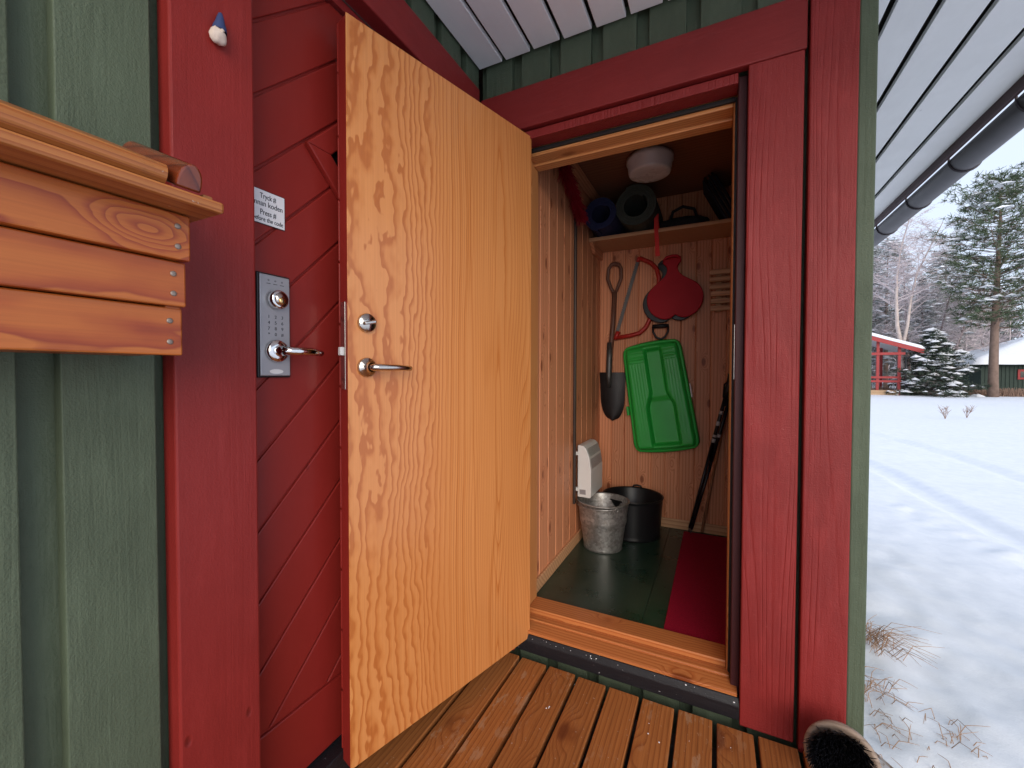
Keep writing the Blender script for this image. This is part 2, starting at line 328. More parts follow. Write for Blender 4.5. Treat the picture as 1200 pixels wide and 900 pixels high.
# ------------------------------------------------------------------ mesh builder
class MB:
    def __init__(s): s.v = []; s.f = []; s.mi = []; s.sm = []; s.b = []
    def add(s, vs, fs, mi=0, smooth=False, M4=None, bid=None):
        o = len(s.v); b = random.random() if bid is None else bid
        for v in vs:
            v = Vector(v)
            s.v.append(M4 @ v if M4 is not None else v); s.b.append(b)
        for f in fs: s.f.append([o + i for i in f]); s.mi.append(mi); s.sm.append(smooth)
        return s
    def box(s, x0, x1, y0, y1, z0, z1, bev=0.0, mi=0, M4=None, seg=2, bid=None, smooth=False):
        bm = bmesh.new(); bmesh.ops.create_cube(bm, size=1)
        for v in bm.verts:
            v.co = Vector(((x0 + x1) / 2 + v.co.x * (x1 - x0), (y0 + y1) / 2 + v.co.y * (y1 - y0), (z0 + z1) / 2 + v.co.z * (z1 - z0)))
        if bev > 0: bmesh.ops.bevel(bm, geom=bm.edges[:], offset=bev, segments=seg, affect='EDGES', profile=0.5)
        return s.frombm(bm, mi, smooth, M4, bid)
    def frombm(s, bm, mi=0, smooth=False, M4=None, bid=None):
        bm.verts.index_update()
        s.add([v.co.copy() for v in bm.verts], [[v.index for v in f.verts] for f in bm.faces], mi, smooth, M4, bid)
        bm.free(); return s
    def prism(s, poly, d0, d1, axis, bev=0.0, mi=0, M4=None, seg=2, smooth=False, bid=None):
        # poly in the two other axes (cyclic order), extruded along axis
        def mk(p, d):
            return {0: (d, p[0], p[1]), 1: (p[0], d, p[1]), 2: (p[0], p[1], d)}[axis]
        bm = bmesh.new()
        a = [bm.verts.new(mk(p, d0)) for p in poly]; b = [bm.verts.new(mk(p, d1)) for p in poly]
        n = len(poly)
        bm.faces.new(a); bm.faces.new(list(reversed(b)))
        for i in range(n): bm.faces.new((a[i], b[i], b[(i + 1) % n], a[(i + 1) % n]))
        bmesh.ops.recalc_face_normals(bm, faces=bm.faces[:])
        if bev > 0: bmesh.ops.bevel(bm, geom=bm.edges[:], offset=bev, segments=seg, affect='EDGES', profile=0.5)
        return s.frombm(bm, mi, smooth, M4, bid)
    def tube(s, pts, r, n=8, mi=0, caps=True, smooth=True, M4=None, bid=None):
        pts = [Vector(p) for p in pts]; k = len(pts)
        rs = r if hasattr(r, '__len__') else [r] * k
        vs = []; fs = []; up = None
        for i, p in enumerate(pts):
            t = (pts[min(i + 1, k - 1)] - pts[max(i - 1, 0)])
            if t.length < 1e-9: t = Vector((0, 0, 1))
            t.normalize()
            if up is None:
                up = Vector((0, 0, 1)) if abs(t.z) < 0.9 else Vector((1, 0, 0))
            a = up - t * up.dot(t)
            if a.length < 1e-6: a = t.orthogonal()
            a.normalize(); up = a; b = t.cross(a)
            for j in range(n):
                an = 2 * PI * j / n
                vs.append(p + (a * math.cos(an) + b * math.sin(an)) * rs[i])
        for i in range(k - 1):
            for j in range(n):
                fs.append((i * n + j, i * n + (j + 1) % n, (i + 1) * n + (j + 1) % n, (i + 1) * n + j))
        if caps: fs.append(list(reversed(range(n)))); fs.append([(k - 1) * n + j for j in range(n)])
        return s.add(vs, fs, mi, smooth, M4, bid)
    def lathe(s, prof, n=32, mi=0, M4=None, smooth=True, bid=None, arc=2 * PI):
        vs = []; fs = []; k = len(prof)
        for j in range(n):
            an = arc * j / n
            for (r, z) in prof: vs.append((r * math.cos(an), r * math.sin(an), z))
        for j in range(n):
            for i in range(k - 1):
                a, b = j * k + i, ((j + 1) % n) * k + i
                fs.append((a, b, b + 1, a + 1))
        return s.add(vs, fs, mi, smooth, M4, bid)
    def build(s, name, mats, parent=None, origin=None):
        me = bpy.data.meshes.new(name)
        o = Vector(ORG[parent.name]) if parent is not None else Vector(origin or (0, 0, 0))
        me.from_pydata([tuple(v - o) for v in s.v], [], s.f)
        for m in (mats if isinstance(mats, (list, tuple)) else [mats]): me.materials.append(m)
        me.polygons.foreach_set('material_index', s.mi); me.polygons.foreach_set('use_smooth', s.sm)
        at = me.attributes.new('bid', 'FLOAT', 'POINT'); at.data.foreach_set('value', s.b)
        me.update()
        ob = bpy.data.objects.new(name, me); COL.objects.link(ob)
        if parent is not None: ob.parent = parent; ORG[ob.name] = tuple(o)
        else: ob.location = o; ORG[ob.name] = tuple(o)
        return ob
ORG = {}
def tag(o, label, cat, group=None):
    o['label'] = label; o['category'] = cat
    if group: o['group'] = group
    return o
def thing(name, loc, label, cat, group=None):
    o = bpy.data.objects.new(name, None); COL.objects.link(o); o.location = loc; o.empty_display_size = 0.05
    ORG[o.name] = tuple(loc); return tag(o, label, cat, group)
def structure(o): o['kind'] = 'structure'; return o
def clone(root, loc, rz, label, sc=1.0, group=None):
    r = root.copy(); COL.objects.link(r); r.location = loc; r.rotation_euler = (0, 0, rz); r.scale = (sc,) * 3
    r['label'] = label
    if group: r['group'] = group
    for ch in root.children:
        c = ch.copy(); COL.objects.link(c); c.parent = r
        for g in ch.children:
            d = g.copy(); COL.objects.link(d); d.parent = c
    return r
def text(mb, s, size, M4, mi=0, width=None):
    cu = bpy.data.curves.new('lettering', 'FONT'); cu.body = s; cu.size = size; cu.align_x = 'CENTER'; cu.align_y = 'CENTER'
    cu.extrude = 0.0004
    ob = bpy.data.objects.new('lettering', cu); COL.objects.link(ob)
    bpy.context.view_layer.update()
    dg = bpy.context.evaluated_depsgraph_get()
    me = bpy.data.meshes.new_from_object(ob.evaluated_get(dg))
    if width:
        w0 = max(v.co.x for v in me.vertices) - min(v.co.x for v in me.vertices); M4 = M4 @ Matrix.Diagonal((width / w0, 1, 1, 1))
    mb.add([v.co.copy() for v in me.vertices], [list(p.vertices) for p in me.polygons], mi, False, M4)
    bpy.data.objects.remove(ob); bpy.data.curves.remove(cu); bpy.data.meshes.remove(me)
def clip_poly(poly, nx, ny, c):       # keep nx*x+ny*y <= c
    out = []
    for i in range(len(poly)):
        a, b = poly[i], poly[(i + 1) % len(poly)]
        da, db = nx * a[0] + ny * a[1] - c, nx * b[0] + ny * b[1] - c
        if da <= 0: out.append(a)
        if (da < 0 < db) or (db < 0 < da):
            t = da / (da - db); out.append((a[0] + (b[0] - a[0]) * t, a[1] + (b[1] - a[1]) * t))
    return out

# ------------------------------------------------------------------ the cabin
cabin = thing('cabin', (0, 1.5, -0.28), 'green board clad cabin with red trim and an open storage room under its porch roof', 'cabin')
WY = 1.522          # cladding face of the storage wall
WX = -0.902         # cladding face of the entrance wall

# storage wall, boards over a recessed backing
mb = MB()
def clad_y(mb, xs, xe, z0, z1, y=WY):
    mb.box(xs, xe, y + 0.026, y + 0.06, z0, z1)
    k = math.floor((xs + 0.871) / 0.162)
    while -0.871 + 0.162 * k < xe:
        a = max(xs, -0.871 + 0.162 * k); b = min(xe, -0.871 + 0.162 * k + 0.119)
        if b - a > 0.01: mb.box(a, b, y, y + 0.0265, z0, z1, 0.002)
        k += 1
clad_y(mb, WX, 0.372, 2.083, 2.52)
clad_y(mb, WX, -0.735, -0.25, 2.082)
clad_y(mb, 0.083, 0.372, -0.25, 2.082)
clad_y(mb, -0.734, 0.082, -0.25, 0.03)
mb.build('wall', M['green'], cabin)
# entrance wall
mb = MB()
mb.box(WX - 0.06, WX - 0.026, -2.6, 0.50, -0.25, 2.52)
mb.box(WX - 0.06, WX - 0.026, 0.50, 1.52, 2.15, 2.52)
k = 0
for i in range(-18, 9):
    a = 0.266 + 0.165 * i; b = a + 0.120
    if b < 0.42: mb.box(WX - 0.0265, WX, a, b, -0.25, 2.52, 0.002)
    elif a < 1.46: mb.box(WX - 0.0265, WX, a, min(b, 1.515), 2.15, 2.52, 0.0025)
mb.build('wall', M['green'], cabin)
# side wall and rear wall of the cabin
mb = MB()
mb.box(0.30, 0.369, 1.583, 4.6, -0.25, 2.52); mb.box(-0.96, 0.30, 4.55, 4.6, -0.25, 2.52)
for i in range(19):
    a = 1.60 + 0.162 * i
    if a + .119 < 4.6: mb.box(0.369, 0.391, a, a + 0.119, -0.25, 2.52, 0.002)
mb.build('wall', M['green'], cabin)
# corner: red board facing the porch, green board at the outer edge
MB().box(0.2335, 0.3475, 1.482, 1.5215, -0.02, 2.45, 0.004).build('corner_board', M['red_v'], cabin)
MB().box(0.3485, 0.3905, 1.492, 1.59, -0.22, 2.45, 0.004).build('corner_board', M['green'], cabin)['label'] = 'narrow green corner board'
# storage door casing
MB().box(0.078, 0.2225, 1.49, 1.5215, -0.004, 2.0715, 0.004).build('door_casing', M['red_v'], cabin)
MB().box(-0.868, -0.722, 1.49, 1.5215, -0.004, 2.0715, 0.004).build('door_casing', M['red_v'], cabin)
MB().box(-0.8775, 0.2275, 1.488, 1.5215, 2.0725, 2.2315, 0.004).build('door_casing', M['red_x'], cabin)
# storage door frame
mb = MB()
o = MB().box(0.052, 0.0785, 1.528, 1.572, 0.051, 2.066, 0.003).build('door_frame', M['red_shaded'], cabin); o['label'] = 'storage door frame jamb with shade painted into its purple brown colour'
mb.box(-0.7475, -0.715, 1.502, 1.572, 0.03, 2.066, 0.003)
mb.box(-0.7145, 0.0515, 1.504, 1.572, 2.034, 2.066, 0.003)
mb.box(0.0525, 0.0785, 1.525, 1.572, 0.03, 0.05)
mb.build('door_frame', M['red_v'], cabin)
mb = MB()
mb.box(0.0455, 0.052, 1.5725, 1.581, 0.10, 2.03); mb.box(-0.7145, -0.7085, 1.5725, 1.581, 0.10, 2.03)
mb.box(-0.708, 0.045, 1.5725, 1.581, 2.018, 2.033)
mb.build('door_gasket', M['gasket'], cabin)
mb = MB()
mb.box(0.041, 0.0785, 1.5815, 1.69, 0.10, 2.05, 0.003); mb.box(-0.7475, -0.706, 1.5815, 1.69, 0.10, 2.05, 0.003)
mb.build('door_frame', M['pine_z'], cabin)['label'] = 'unpainted pine inner door frame'
mb = MB()
mb.box(-0.7055, 0.0405, 1.5815, 1.64, 2.006, 2.05, 0.003); mb.box(-0.7055, 0.0405, 1.6405, 1.692, 1.995, 2.05, 0.003)
mb.build('door_frame', M['pine_head'], cabin)['label'] = 'unpainted pine head of the door frame'
MB().box(0.0495, 0.0525, 1.540, 1.560, 1.10, 1.28, 0.001).build('strike_plate', M['nickel'], cabin)
# threshold: stepped pine sill and black board beneath
mb = MB()
mb.box(-0.706, 0.041, 1.594, 1.69, 0.07, 0.128, 0.004); mb.box(-0.714, 0.0515, 1.555, 1.5935, 0.05, 0.106, 0.004)
mb.prism([(1.500, 0.0775), (1.5545, 0.0775), (1.5545, 0.100), (1.500, 0.089)], -0.714, 0.071, 0, 0.002)
mb.build('threshold', M['pine_x'], cabin)
mb = MB()
mb.prism([(1.491, 0.009), (1.5195, 0.009), (1.5195, 0.0765), (1.501, 0.075), (1.492, 0.052)], -0.72, 0.0775, 0, 0.003)
mb.build('sill_board', M['black'], cabin)
# entrance door surround
MB().box(-0.9235, -0.88, 0.405, 0.556, -0.01, 2.14, 0.004).build('door_casing', M['red_s'], cabin)
MB().box(-0.9325, -0.88, 1.37, 1.487, -0.01, 2.14, 0.004).build('door_casing', M['red_s'], cabin)
MB().box(-0.9325, -0.881, 0.36, 1.487, 2.1415, 2.275, 0.004).build('door_casing', M['red_y'], cabin)
mb = MB()
mb.box(-1.03, -0.933, 0.48, 0.545, 0.0, 2.14); mb.box(-1.03, -0.933, 1.40, 1.5, 0.0, 2.14); mb.box(-1.03, -0.933, 0.546, 1.399, 2.115, 2.14)
mb.build('door_frame', M['red_v'], cabin)
MB().box(-1.03, -0.905, 0.546, 1.399, 0.004, 0.085, 0.004).build('sill_board', M['black'], cabin)

# entrance door with diagonal boards
dl = MB()
DY0, DY1, DZ0, DZ1, DX = 0.548, 1.397, 0.092, 2.112, -0.945
dl.box(DX - 0.06, DX - 0.0055, DY0, DY1, DZ0, DZ1)
cx, cz = 0.935, 1.70
rect = [(DY0, 0.272), (DY1, 0.272), (DY1, DZ1), (DY0, DZ1)]
c0 = 1.092 - 0.598; pitch = 0.1655
for half in (0, 1):
    base = clip_poly(rect, 1, 0, 0.972) if half == 0 else clip_poly(rect, -1, 0, -0.974)
    for i in range(-14, 16):
        # boards between lines z - s*y = c
        s = 1 if half == 0 else -1
        c = 0.919 - 0.598 + i * pitch if half == 0 else 0.919 - 0.598 + 2 * 0.973 + i * pitch
        p = clip_poly(base, -s, 1, c + pitch - 0.004)
        p = clip_poly(p, s, -1, -(c + 0.004)) if p else p
        if len(p) >= 3:
            ar = abs(sum(p[j][0] * p[(j + 1) % len(p)][1] - p[(j + 1) % len(p)][0] * p[j][1] for j in range(len(p)))) / 2
            if ar > 0.0015: dl.prism(p, DX - 0.006, DX, 0, 0.0025)
dl.box(DX - 0.0105, DX + 0.001, DY0, DY1, DZ0, 0.266, 0.003)
edoor = dl.build('entrance_door', M['red_door'], cabin)
edoor['label'] = 'red entrance door with diagonal boards'
mb = MB()
for q in range(4):
    a0, a1 = q * PI / 2, (q + 1) * PI / 2
    o_, i_ = 0.215, 0.142
    pl = [(cx + o_ * math.cos(a0), cz + o_ * math.sin(a0)), (cx + o_ * math.cos(a1), cz + o_ * math.sin(a1)),
          (cx + i_ * math.cos(a1), cz + i_ * math.sin(a1)), (cx + i_ * math.cos(a0), cz + i_ * math.sin(a0))]
    mb.prism(pl, DX + 0.0012, DX + 0.017, 0, 0.003)
mb.build('window_frame', M['red_door'], edoor)
MB().prism([(cx + 0.146 * math.cos(q * PI / 2), cz + 0.146 * math.sin(q * PI / 2)) for q in range(4)], DX + 0.001, DX + 0.004, 0).build('window_pane', M['glass'], edoor)
# keypad lock
mb = MB()
mb.prism([(0.592, 1.108), (0.674, 1.108), (0.674, 1.350), (0.592, 1.350)], DX + 0.001, DX + 0.010, 0, 0.003, 1)
mb.prism([(0.596, 1.112), (0.670, 1.112), (0.670, 1.346), (0.596, 1.346)], DX + 0.0095, DX + 0.014, 0, 0.002, 0)
def wallM(y, z, x): return Matrix(((0, 0, 1, x), (1, 0, 0, y), (0, 1, 0, z), (0, 0, 0, 1)))
KX = DX + 0.0141
for r_, row in enumerate(('123', '456', '789', '*0#')):
    for c_, ch in enumerate(row):
        text(mb, ch, 0.0105, wallM(0.617 + c_ * 0.0165, 1.249 - r_ * 0.0135, KX), 2)
for c_ in range(3):
    text(mb, 'o', 0.008, wallM(0.617 + c_ * 0.0165, 1.334, KX), 2)
    mb.add([(KX, 0.612 + c_ * 0.0165, 1.325), (KX, 0.622 + c_ * 0.0165, 1.325), (KX, 0.622 + c_ * 0.0165, 1.3264), (KX, 0.612 + c_ * 0.0165, 1.3264)], [(0, 1, 2, 3)], 2)
mb.prism([(0.634 + 0.017 * math.cos(t * PI / 12), 1.122 + 0.0055 * math.sin(t * PI / 12)) for t in range(24)], KX - 0.0002, KX + 0.0008, 0, 0, 3)
mb.build('keypad_plate', [M['lockgrey'], M['darkplastic'], M['marking'], M['palemark']], edoor)
mb = MB()
A = wallM(0.635, 1.290, KX)
mb.lathe([(0.0, 0.0), (0.0225, 0.0), (0.0225, 0.010), (0.0205, 0.016), (0.017, 0.018), (0.0, 0.018)], 36, 0, A)
mb.lathe([(0.0, 0.0), (0.0155, 0.0), (0.0155, 0.021), (0.0, 0.0225)], 28, 1, A)
mb.lathe([(0.0, 0.0), (0.0085, 0.0), (0.0085, 0.0245), (0.0, 0.025)], 20, 2, wallM(0.635, 1.286, KX))
mb.box(KX + 0.0245, KX + 0.0256, 0.6342, 0.6358, 1.281, 1.291, 0, 3)
mb.build('lock_cylinder', [M['chrome'], M['nickel'], M['brass'], M['marking']], edoor)
mb = MB()
A = wallM(0.634, 1.170, KX)
mb.lathe([(0.0, 0.0), (0.0265, 0.0), (0.0265, 0.006), (0.024, 0.011), (0.014, 0.013), (0.012, 0.013), (0.011, 0.036)], 36, 0, A)
def lever(mb, A, L, s=1, r0=0.0105, r1=0.008, out=0.046):
    pts = [(0, 0, 0.01), (0, 0, out - 0.014), (0.004 * s, 0, out - 0.004), (0.014 * s, 0, out), (0.035 * s, 0, out), (0.06 * s, 0.0, out + 0.001),
           (L * 0.75 * s, -0.001, out - 0.002), (L * 0.95 * s, -0.002, out - 0.010), (L * s, -0.002, out - 0.017)]
    rs = [r0, r0, r0, r0, r0 * 0.95, r0 * 0.9, r1, r1, r1 * 0.75]
    mb.tube(pts, rs, 14, 0, True, True, A)
lever(mb, A, 0.098)
mb.build('door_handle', M['chrome'], edoor)

# storage door leaf: local frame with x along the leaf from the hinge, y towards the wood face, z up
HX, HY, ANG, LW = -0.661, 1.512, R(-105.5), 0.755
D = Matrix.Translation((HX, HY, 0)) @ Matrix.Rotation(ANG, 4, 'Z')
# local +y is the left-hand side of the leaf direction; the wood face looks to +X world
lf = MB()
sdoor = bpy.data.objects.new('storage_door', None)
def leaf_obj(name, mb, mats, parent, lab=None):
    me_o = mb.build(name, mats)             # built in leaf coordinates
    me_o.matrix_world = Matrix.Identity(4)
    me_o.parent = parent
    if lab: me_o['label'] = lab
    return me_o
lf.box(0.001, LW - 0.001, -0.046, -0.003, 0.060, 2.043, 0.003, 1)
lf.box(0.0, LW, -0.003 + 0.0, 0.0, 0.059, 2.044, 0.0008, 0, bid=0.31)
for i in range(-16, 30):                    # diagonal boards on the painted outer side
    rc = [(0.0, 0.06), (LW, 0.06), (LW, 2.043), (0.0, 2.043)]
    p = clip_poly(rc, -1, 1, i * 0.166 + 0.161); p = clip_poly(p, 1, -1, -(i * 0.166)) if p else p
    if len(p) >= 3: lf.prism(p, -0.052, -0.0461, 1, 0.002, 1)
bpy.data.objects.remove(sdoor)
sdoor = leaf_obj('storage_door', lf, [M['veneer'], M['red_door']], None, 'open storage door with bare pine veneer inner face')
sdoor.parent = cabin
sdoor.matrix_local = Matrix.Translation(-Vector(ORG['cabin'])) @ D
def leafM(x, z, y=0.0): return Matrix(((-1, 0, 0, x), (0, 0, 1, y), (0, 1, 0, z), (0, 0, 0, 1)))
mb = MB()
A = leafM(0.7035, 1.134)
mb.lathe([(0.0, 0.0), (0.0262, 0.0), (0.0262, 0.006), (0.024, 0.010), (0.0135, 0.012), (0.0125, 0.03)], 36, 0, A)
lever(mb, A, 0.122, 1, 0.0095, 0.0075, 0.044)
h = leaf_obj('door_handle', mb, M['nickel'], sdoor)
mb = MB()
A = leafM(0.7030, 1.2535)
mb.lathe([(0.0, 0.0), (0.0255, 0.0), (0.0255, 0.006), (0.0235, 0.010), (0.0, 0.011)], 36, 0, A)
mb.box(-0.017, 0.017, -0.0045, 0.0045, 0.010, 0.026, 0.003, 0, A @ Matrix.Rotation(R(12), 4, 'Z'))
leaf_obj('thumb_turn', mb, M['nickel'], sdoor)
mb = MB()
mb.box(LW - 0.0005, LW + 0.0022, -0.034, -0.012, 1.075, 1.306, 0.001, 0)
mb.box(LW + 0.002, LW + 0.0125, -0.030, -0.016, 1.165, 1.187, 0.002, 1)
leaf_obj('lock_forend', mb, [M['nickel'], M['palemark']], sdoor)
for z in (0.3, 1.05, 1.85):
    leaf_obj('hinge', MB().tube([(-0.004, -0.049, z - 0.05), (-0.004, -0.049, z + 0.05)], 0.007, 10), M['nickel'], sdoor)

# storage room interior
IX0, IX1, IY0, IY1, IZ, CZ = -0.742, 0.30, 1.69, 2.90, 0.105, 2.275
def panel_boards(mb, a0, a1, make, w=0.082, g=0.0):
    a = a0
    while a < a1 - 0.004:
        b = min(a + w, a1); make(a + g / 2, b - g / 2); a = b
mb = MB()
mb.box(IX0 - 0.04, IX0 - 0.012, 1.585, IY1 + 0.04, 0.05, CZ + 0.04)
panel_boards(mb, 1.692, IY1, lambda a, b: mb.box(IX0 - 0.0125, IX0, a, b, IZ, CZ, 0.0055, 0, None, 1), 0.112)
mb.build('wall_panelling', M['pine_panel'], cabin)
mb = MB()
mb.box(IX0 - 0.04, IX1 + 0.04, IY1 + 0.012, IY1 + 0.04, 0.05, CZ + 0.04)
panel_boards(mb, IX0, IX1, lambda a, b: mb.box(a, b, IY1, IY1 + 0.0125, IZ, CZ, 0.0048, 0, None, 1), 0.0885)
mb.build('wall_panelling', M['pine_panel'], cabin)
mb = MB()
mb.box(IX1 + 0.012, IX1 + 0.04, 1.585, IY1 + 0.04, 0.05, CZ + 0.04)
panel_boards(mb, 1.60, IY1, lambda a, b: mb.box(IX1, IX1 + 0.0125, a, b, IZ, CZ, 0.0048, 0, None, 1), 0.0885)
mb.build('wall_panelling', M['pine_panel'], cabin)
mb = MB()
mb.box(0.079, IX1 + 0.012, 1.585, 1.60, 0.05, CZ); mb.box(-0.7475, IX1, 1.585, 1.60, 2.052, CZ + 0.03)
mb.build('wall_panelling', M['pine_panel'], cabin)
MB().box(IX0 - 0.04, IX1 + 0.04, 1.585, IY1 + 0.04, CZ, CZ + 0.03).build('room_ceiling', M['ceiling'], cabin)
mb = MB()
mb.box(IX0 - 0.04, -0.262, 1.60, IY1 + 0.03, 0.05, IZ, 0.001); mb.box(-0.2605, IX1 + 0.04, 1.60, IY1 + 0.03, 0.05, IZ, 0.001)
mb.build('room_floor', M['floor'], cabin)
mb = MB()
mb.box(IX0 + 0.0005, IX0 + 0.013, 1.692, IY1 - 0.0135, IZ, IZ + 0.062, 0.004)
mb.box(IX0 + 0.0005, IX1, IY1 - 0.013, IY1 - 0.0005, IZ, IZ + 0.062, 0.004)
mb.build('skirting', M['slat'], cabin)
mb = MB()
mb.prism([(IX0 + 0.001, CZ - 0.045), (IX0 + 0.012, CZ - 0.045), (IX0 + 0.045, CZ - 0.012), (IX0 + 0.045, CZ - 0.001), (IX0 + 0.001, CZ - 0.001)], 1.70, IY1 - 0.001, 1, 0.003)
mb.build('ceiling_moulding', M['pine_y'], cabin)
sh = MB().box(IX0 + 0.001, IX1 - 0.001, 2.615, IY1 - 0.001, 1.958, 1.980, 0.002).build('shelf', M['slat'], cabin)
MB().prism([(2.625, 1.957), (IY1 - 0.002, 1.957), (IY1 - 0.002, 1.905), (2.70, 1.905)], IX0 + 0.001, IX0 + 0.022, 0, 0.002).build('shelf_bracket', M['pine_y'], sh)
MB().box(IX0 + 0.0005, IX0 + 0.014, 2.305, 2.328, 0.36, 2.03, 0.003).build('cable_duct', M['duct'], cabin)

# porch ceiling, fascia, roof, gutter
mb = MB()
for i in range(11):
    a = -0.893 + 0.122 * i
    ey = 1.515 + random.uniform(-0.012, 0.004)
    mb.box(a, a + 0.1055, -0.35, ey, 2.372, 2.392, 0.002)
xs = [0.455, 0.5195, 0.6625, 0.8225, 0.9935, 1.138]
for a, b in zip(xs[:-1], xs[1:]):
    mb.box(a + 0.012, b - 0.012 if b < 1.1 else b, -0.35, 4.75, 2.370, 2.390, 0.002)
mb.build('porch_ceiling', M['soffit'], cabin)
MB().box(1.139, 1.160, -0.38, 4.78, 2.327, 2.53, 0.003).build('fascia', M['fascia'], cabin)
mb = MB(); mb.box(-1.4, 1.138, -0.38, 4.8, 2.415, 2.53); mb.box(-1.4, -0.96, 1.5, 4.8, 2.0, 2.41)
mb.build('roof', M['roofwood'], cabin)
mb = MB(); N = 18; GX, GZ, GR = 1.232, 2.318, 0.066
vs = []; fs = []
ys = [-0.4, 4.8]
for y in ys:
    for rr in (GR, GR - 0.003):
        for j in range(N + 1):
            an = PI + PI * j / N
            vs.append((GX + rr * math.cos(an), y, GZ + rr * math.sin(an)))
n1 = N + 1
for j in range(N):
    fs.append((j, j + 1, 2 * n1 + j + 1, 2 * n1 + j)); fs.append((n1 + j, n1 + 2 * n1 + j, 3 * n1 + j + 1, n1 + j + 1))
mb.add(vs, fs, 0, True)
for sx in (-1, 1): mb.tube([(GX + sx * GR, -0.4, GZ), (GX + sx * GR, 4.8, GZ)], 0.005, 8)
gut = mb.build('gutter', M['gutter'], cabin)
for i in range(-5, 4):
    y = 2.63 + 0.59 * i; b = MB()
    pts = [(1.161, y, GZ + 0.03), (GX - GR - 0.002, y, GZ + 0.012)] + [(GX + (GR + 0.003) * math.cos(PI + PI * j / 14), y, GZ + (GR + 0.003) * math.sin(PI + PI * j / 14)) for j in range(15)]
    b.tube(pts, 0.0052, 6); b.build('gutter_bracket', M['gutter'], gut)

# ------------------------------------------------------------------ deck and ground
deck = thing('porch_deck', (-0.4, 0, -0.28), 'worn brown oiled porch deck of narrow boards in front of the storage doorway', 'deck')
mb = MB()
for k in range(-10, 4):
    a = 0.007 + 0.1147 * k
    mb.box(a + 0.0065, a + 0.1147 - 0.0065, -1.3, 1.468 + random.uniform(-0.003, 0.003), -0.028, 0.0, 0.003)
mb.build('deck_boards', M['deck'], deck)
mb = MB()
for y in (-1.1, -0.5, 0.1, 0.7, 1.35): MB().box(-1.12, 0.45, y, y + 0.045, -0.20, -0.0285).build('joist', M['roofwood'], deck)
o = MB().box(-2.5, 0.47, -1.28, 4.6, -0.34, -0.235).build('soil_ground', M['soil']); structure(o)

T1 = [(1.2, 13), (1.75, 10.5), (2.05, 9), (2.17, 7.88), (2.204, 6.55), (2.262, 5.6), (2.326, 4.98), (2.5, 3.6), (2.9, 1.5), (3.6, -2)]
T2 = [(1.4, 19), (2.5, 15.5), (3.05, 13.5), (3.456, 11.8), (3.668, 9.94), (3.697, 7.96), (3.75, 6), (3.9, 4), (4.4, 1), (5, -2)]
T3 = [(1.75, 5.9), (1.95, 5.0), (2.1, 4.3), (2.0, 3.6), (1.9, 2.8)]
def dist_poly(x, y, P):
    best = 1e9
    for (x0, y0), (x1, y1) in zip(P[:-1], P[1:]):
        dx, dy = x1 - x0, y1 - y0; t = ((x - x0) * dx + (y - y0) * dy) / (dx * dx + dy * dy)
        t = min(1, max(0, t)); d = math.hypot(x - x0 - dx * t, y - y0 - dy * t)
        if d < best: best = d
    return best
def gz(x, y):
    v = Vector((x, y, 0))
    z = -0.28
    r = math.hypot(x, y)
    z += 0.035 * mnoise.noise(v * 0.35) * min(1, max(0, (r - 1.0) / 6))
    z += 0.010 * mnoise.noise(v * 1.3)
    if y > 20: z += 0.0035 * (y - 20) * (1 if x < 60 else 0)
    if x < 12 and y < 20 and x > -1:
        m = max(0, 1 - max(0, x - 0.4) / 2.4) * max(0, 1 - max(0, y - 1.5) / 5.0)
        z += m * (0.042 * mnoise.fractal(v * 5.0, 0.7, 2.2, 5) + 0.018 * mnoise.noise(v * 17) * max(0, mnoise.noise(v * 2.1) + 0.4))
        z += 0.006 * mnoise.fractal(v * 2.6, 1.0, 2.0, 3)
        for T in (T1, T2):
            d = dist_poly(x, y, T)
            if d < 0.6:
                wv = 0.13 + 0.03 * mnoise.noise(v * 1.7)
                z += -0.05 * math.exp(-(d / wv) ** 4) + 0.004 * math.exp(-((d - 0.22) / 0.07) ** 2) + 0.004 * mnoise.noise(v * 14) * math.exp(-(d / 0.2) ** 2)
        d = dist_poly(x, y, T3)
        if d < 0.35: z += 0.05 * mnoise.noise(v * 6.5) * math.exp(-(d / 0.15) ** 2)
    return z
def seq(parts):
    out = []
    for a, b, st in parts:
        n = max(1, round((b - a) / st)); out += [a + (b - a) * i / n for i in range(n)]
    return out + [parts[-1][1]]
gx = seq([(-700, -60, 80), (-60, -4, 8), (-4, 0.3, 0.6), (0.3, 3.2, 0.045), (3.2, 6, 0.09), (6, 22, 0.4), (22, 60, 3), (60, 700, 80)])
gy = seq([(-700, -40, 80), (-40, -3, 6), (-3, 1.2, 0.5), (1.2, 6.5, 0.055), (6.5, 14, 0.12), (14, 50, 0.5), (50, 90, 5), (90, 700, 80)])
vs = [(x, y, gz(x, y) if abs(x) < 80 and abs(y) < 100 else -0.28 + 0.0035 * 60 * (1 if y > 20 else 0)) for y in gy for x in gx]
w_ = len(gx)
fs = [(j * w_ + i, j * w_ + i + 1, (j + 1) * w_ + i + 1, (j + 1) * w_ + i) for j in range(len(gy) - 1) for i in range(w_ - 1)]
o = MB().add(vs, fs, 0, True).build('snow_ground', M['snow']); structure(o)

# plank lying by the corner
mb = MB()
A = Matrix.Translation((0.50, 1.57, -0.06)) @ Matrix.Rotation(R(36), 4, 'Z')
mb.box(-0.095, 0.0, -0.85, 0.22, -0.14, 0.0, 0.004, 0, A)
mb.box(-0.055, 0.045, -0.85, 0.24, -0.15, -0.03, 0.004, 0, A)
tag(mb.build('edge_plank', M['plank'], None, (0.5, 1.57, -0.1)), 'weathered snow dusted plank edging the deck beside the round brush', 'plank')

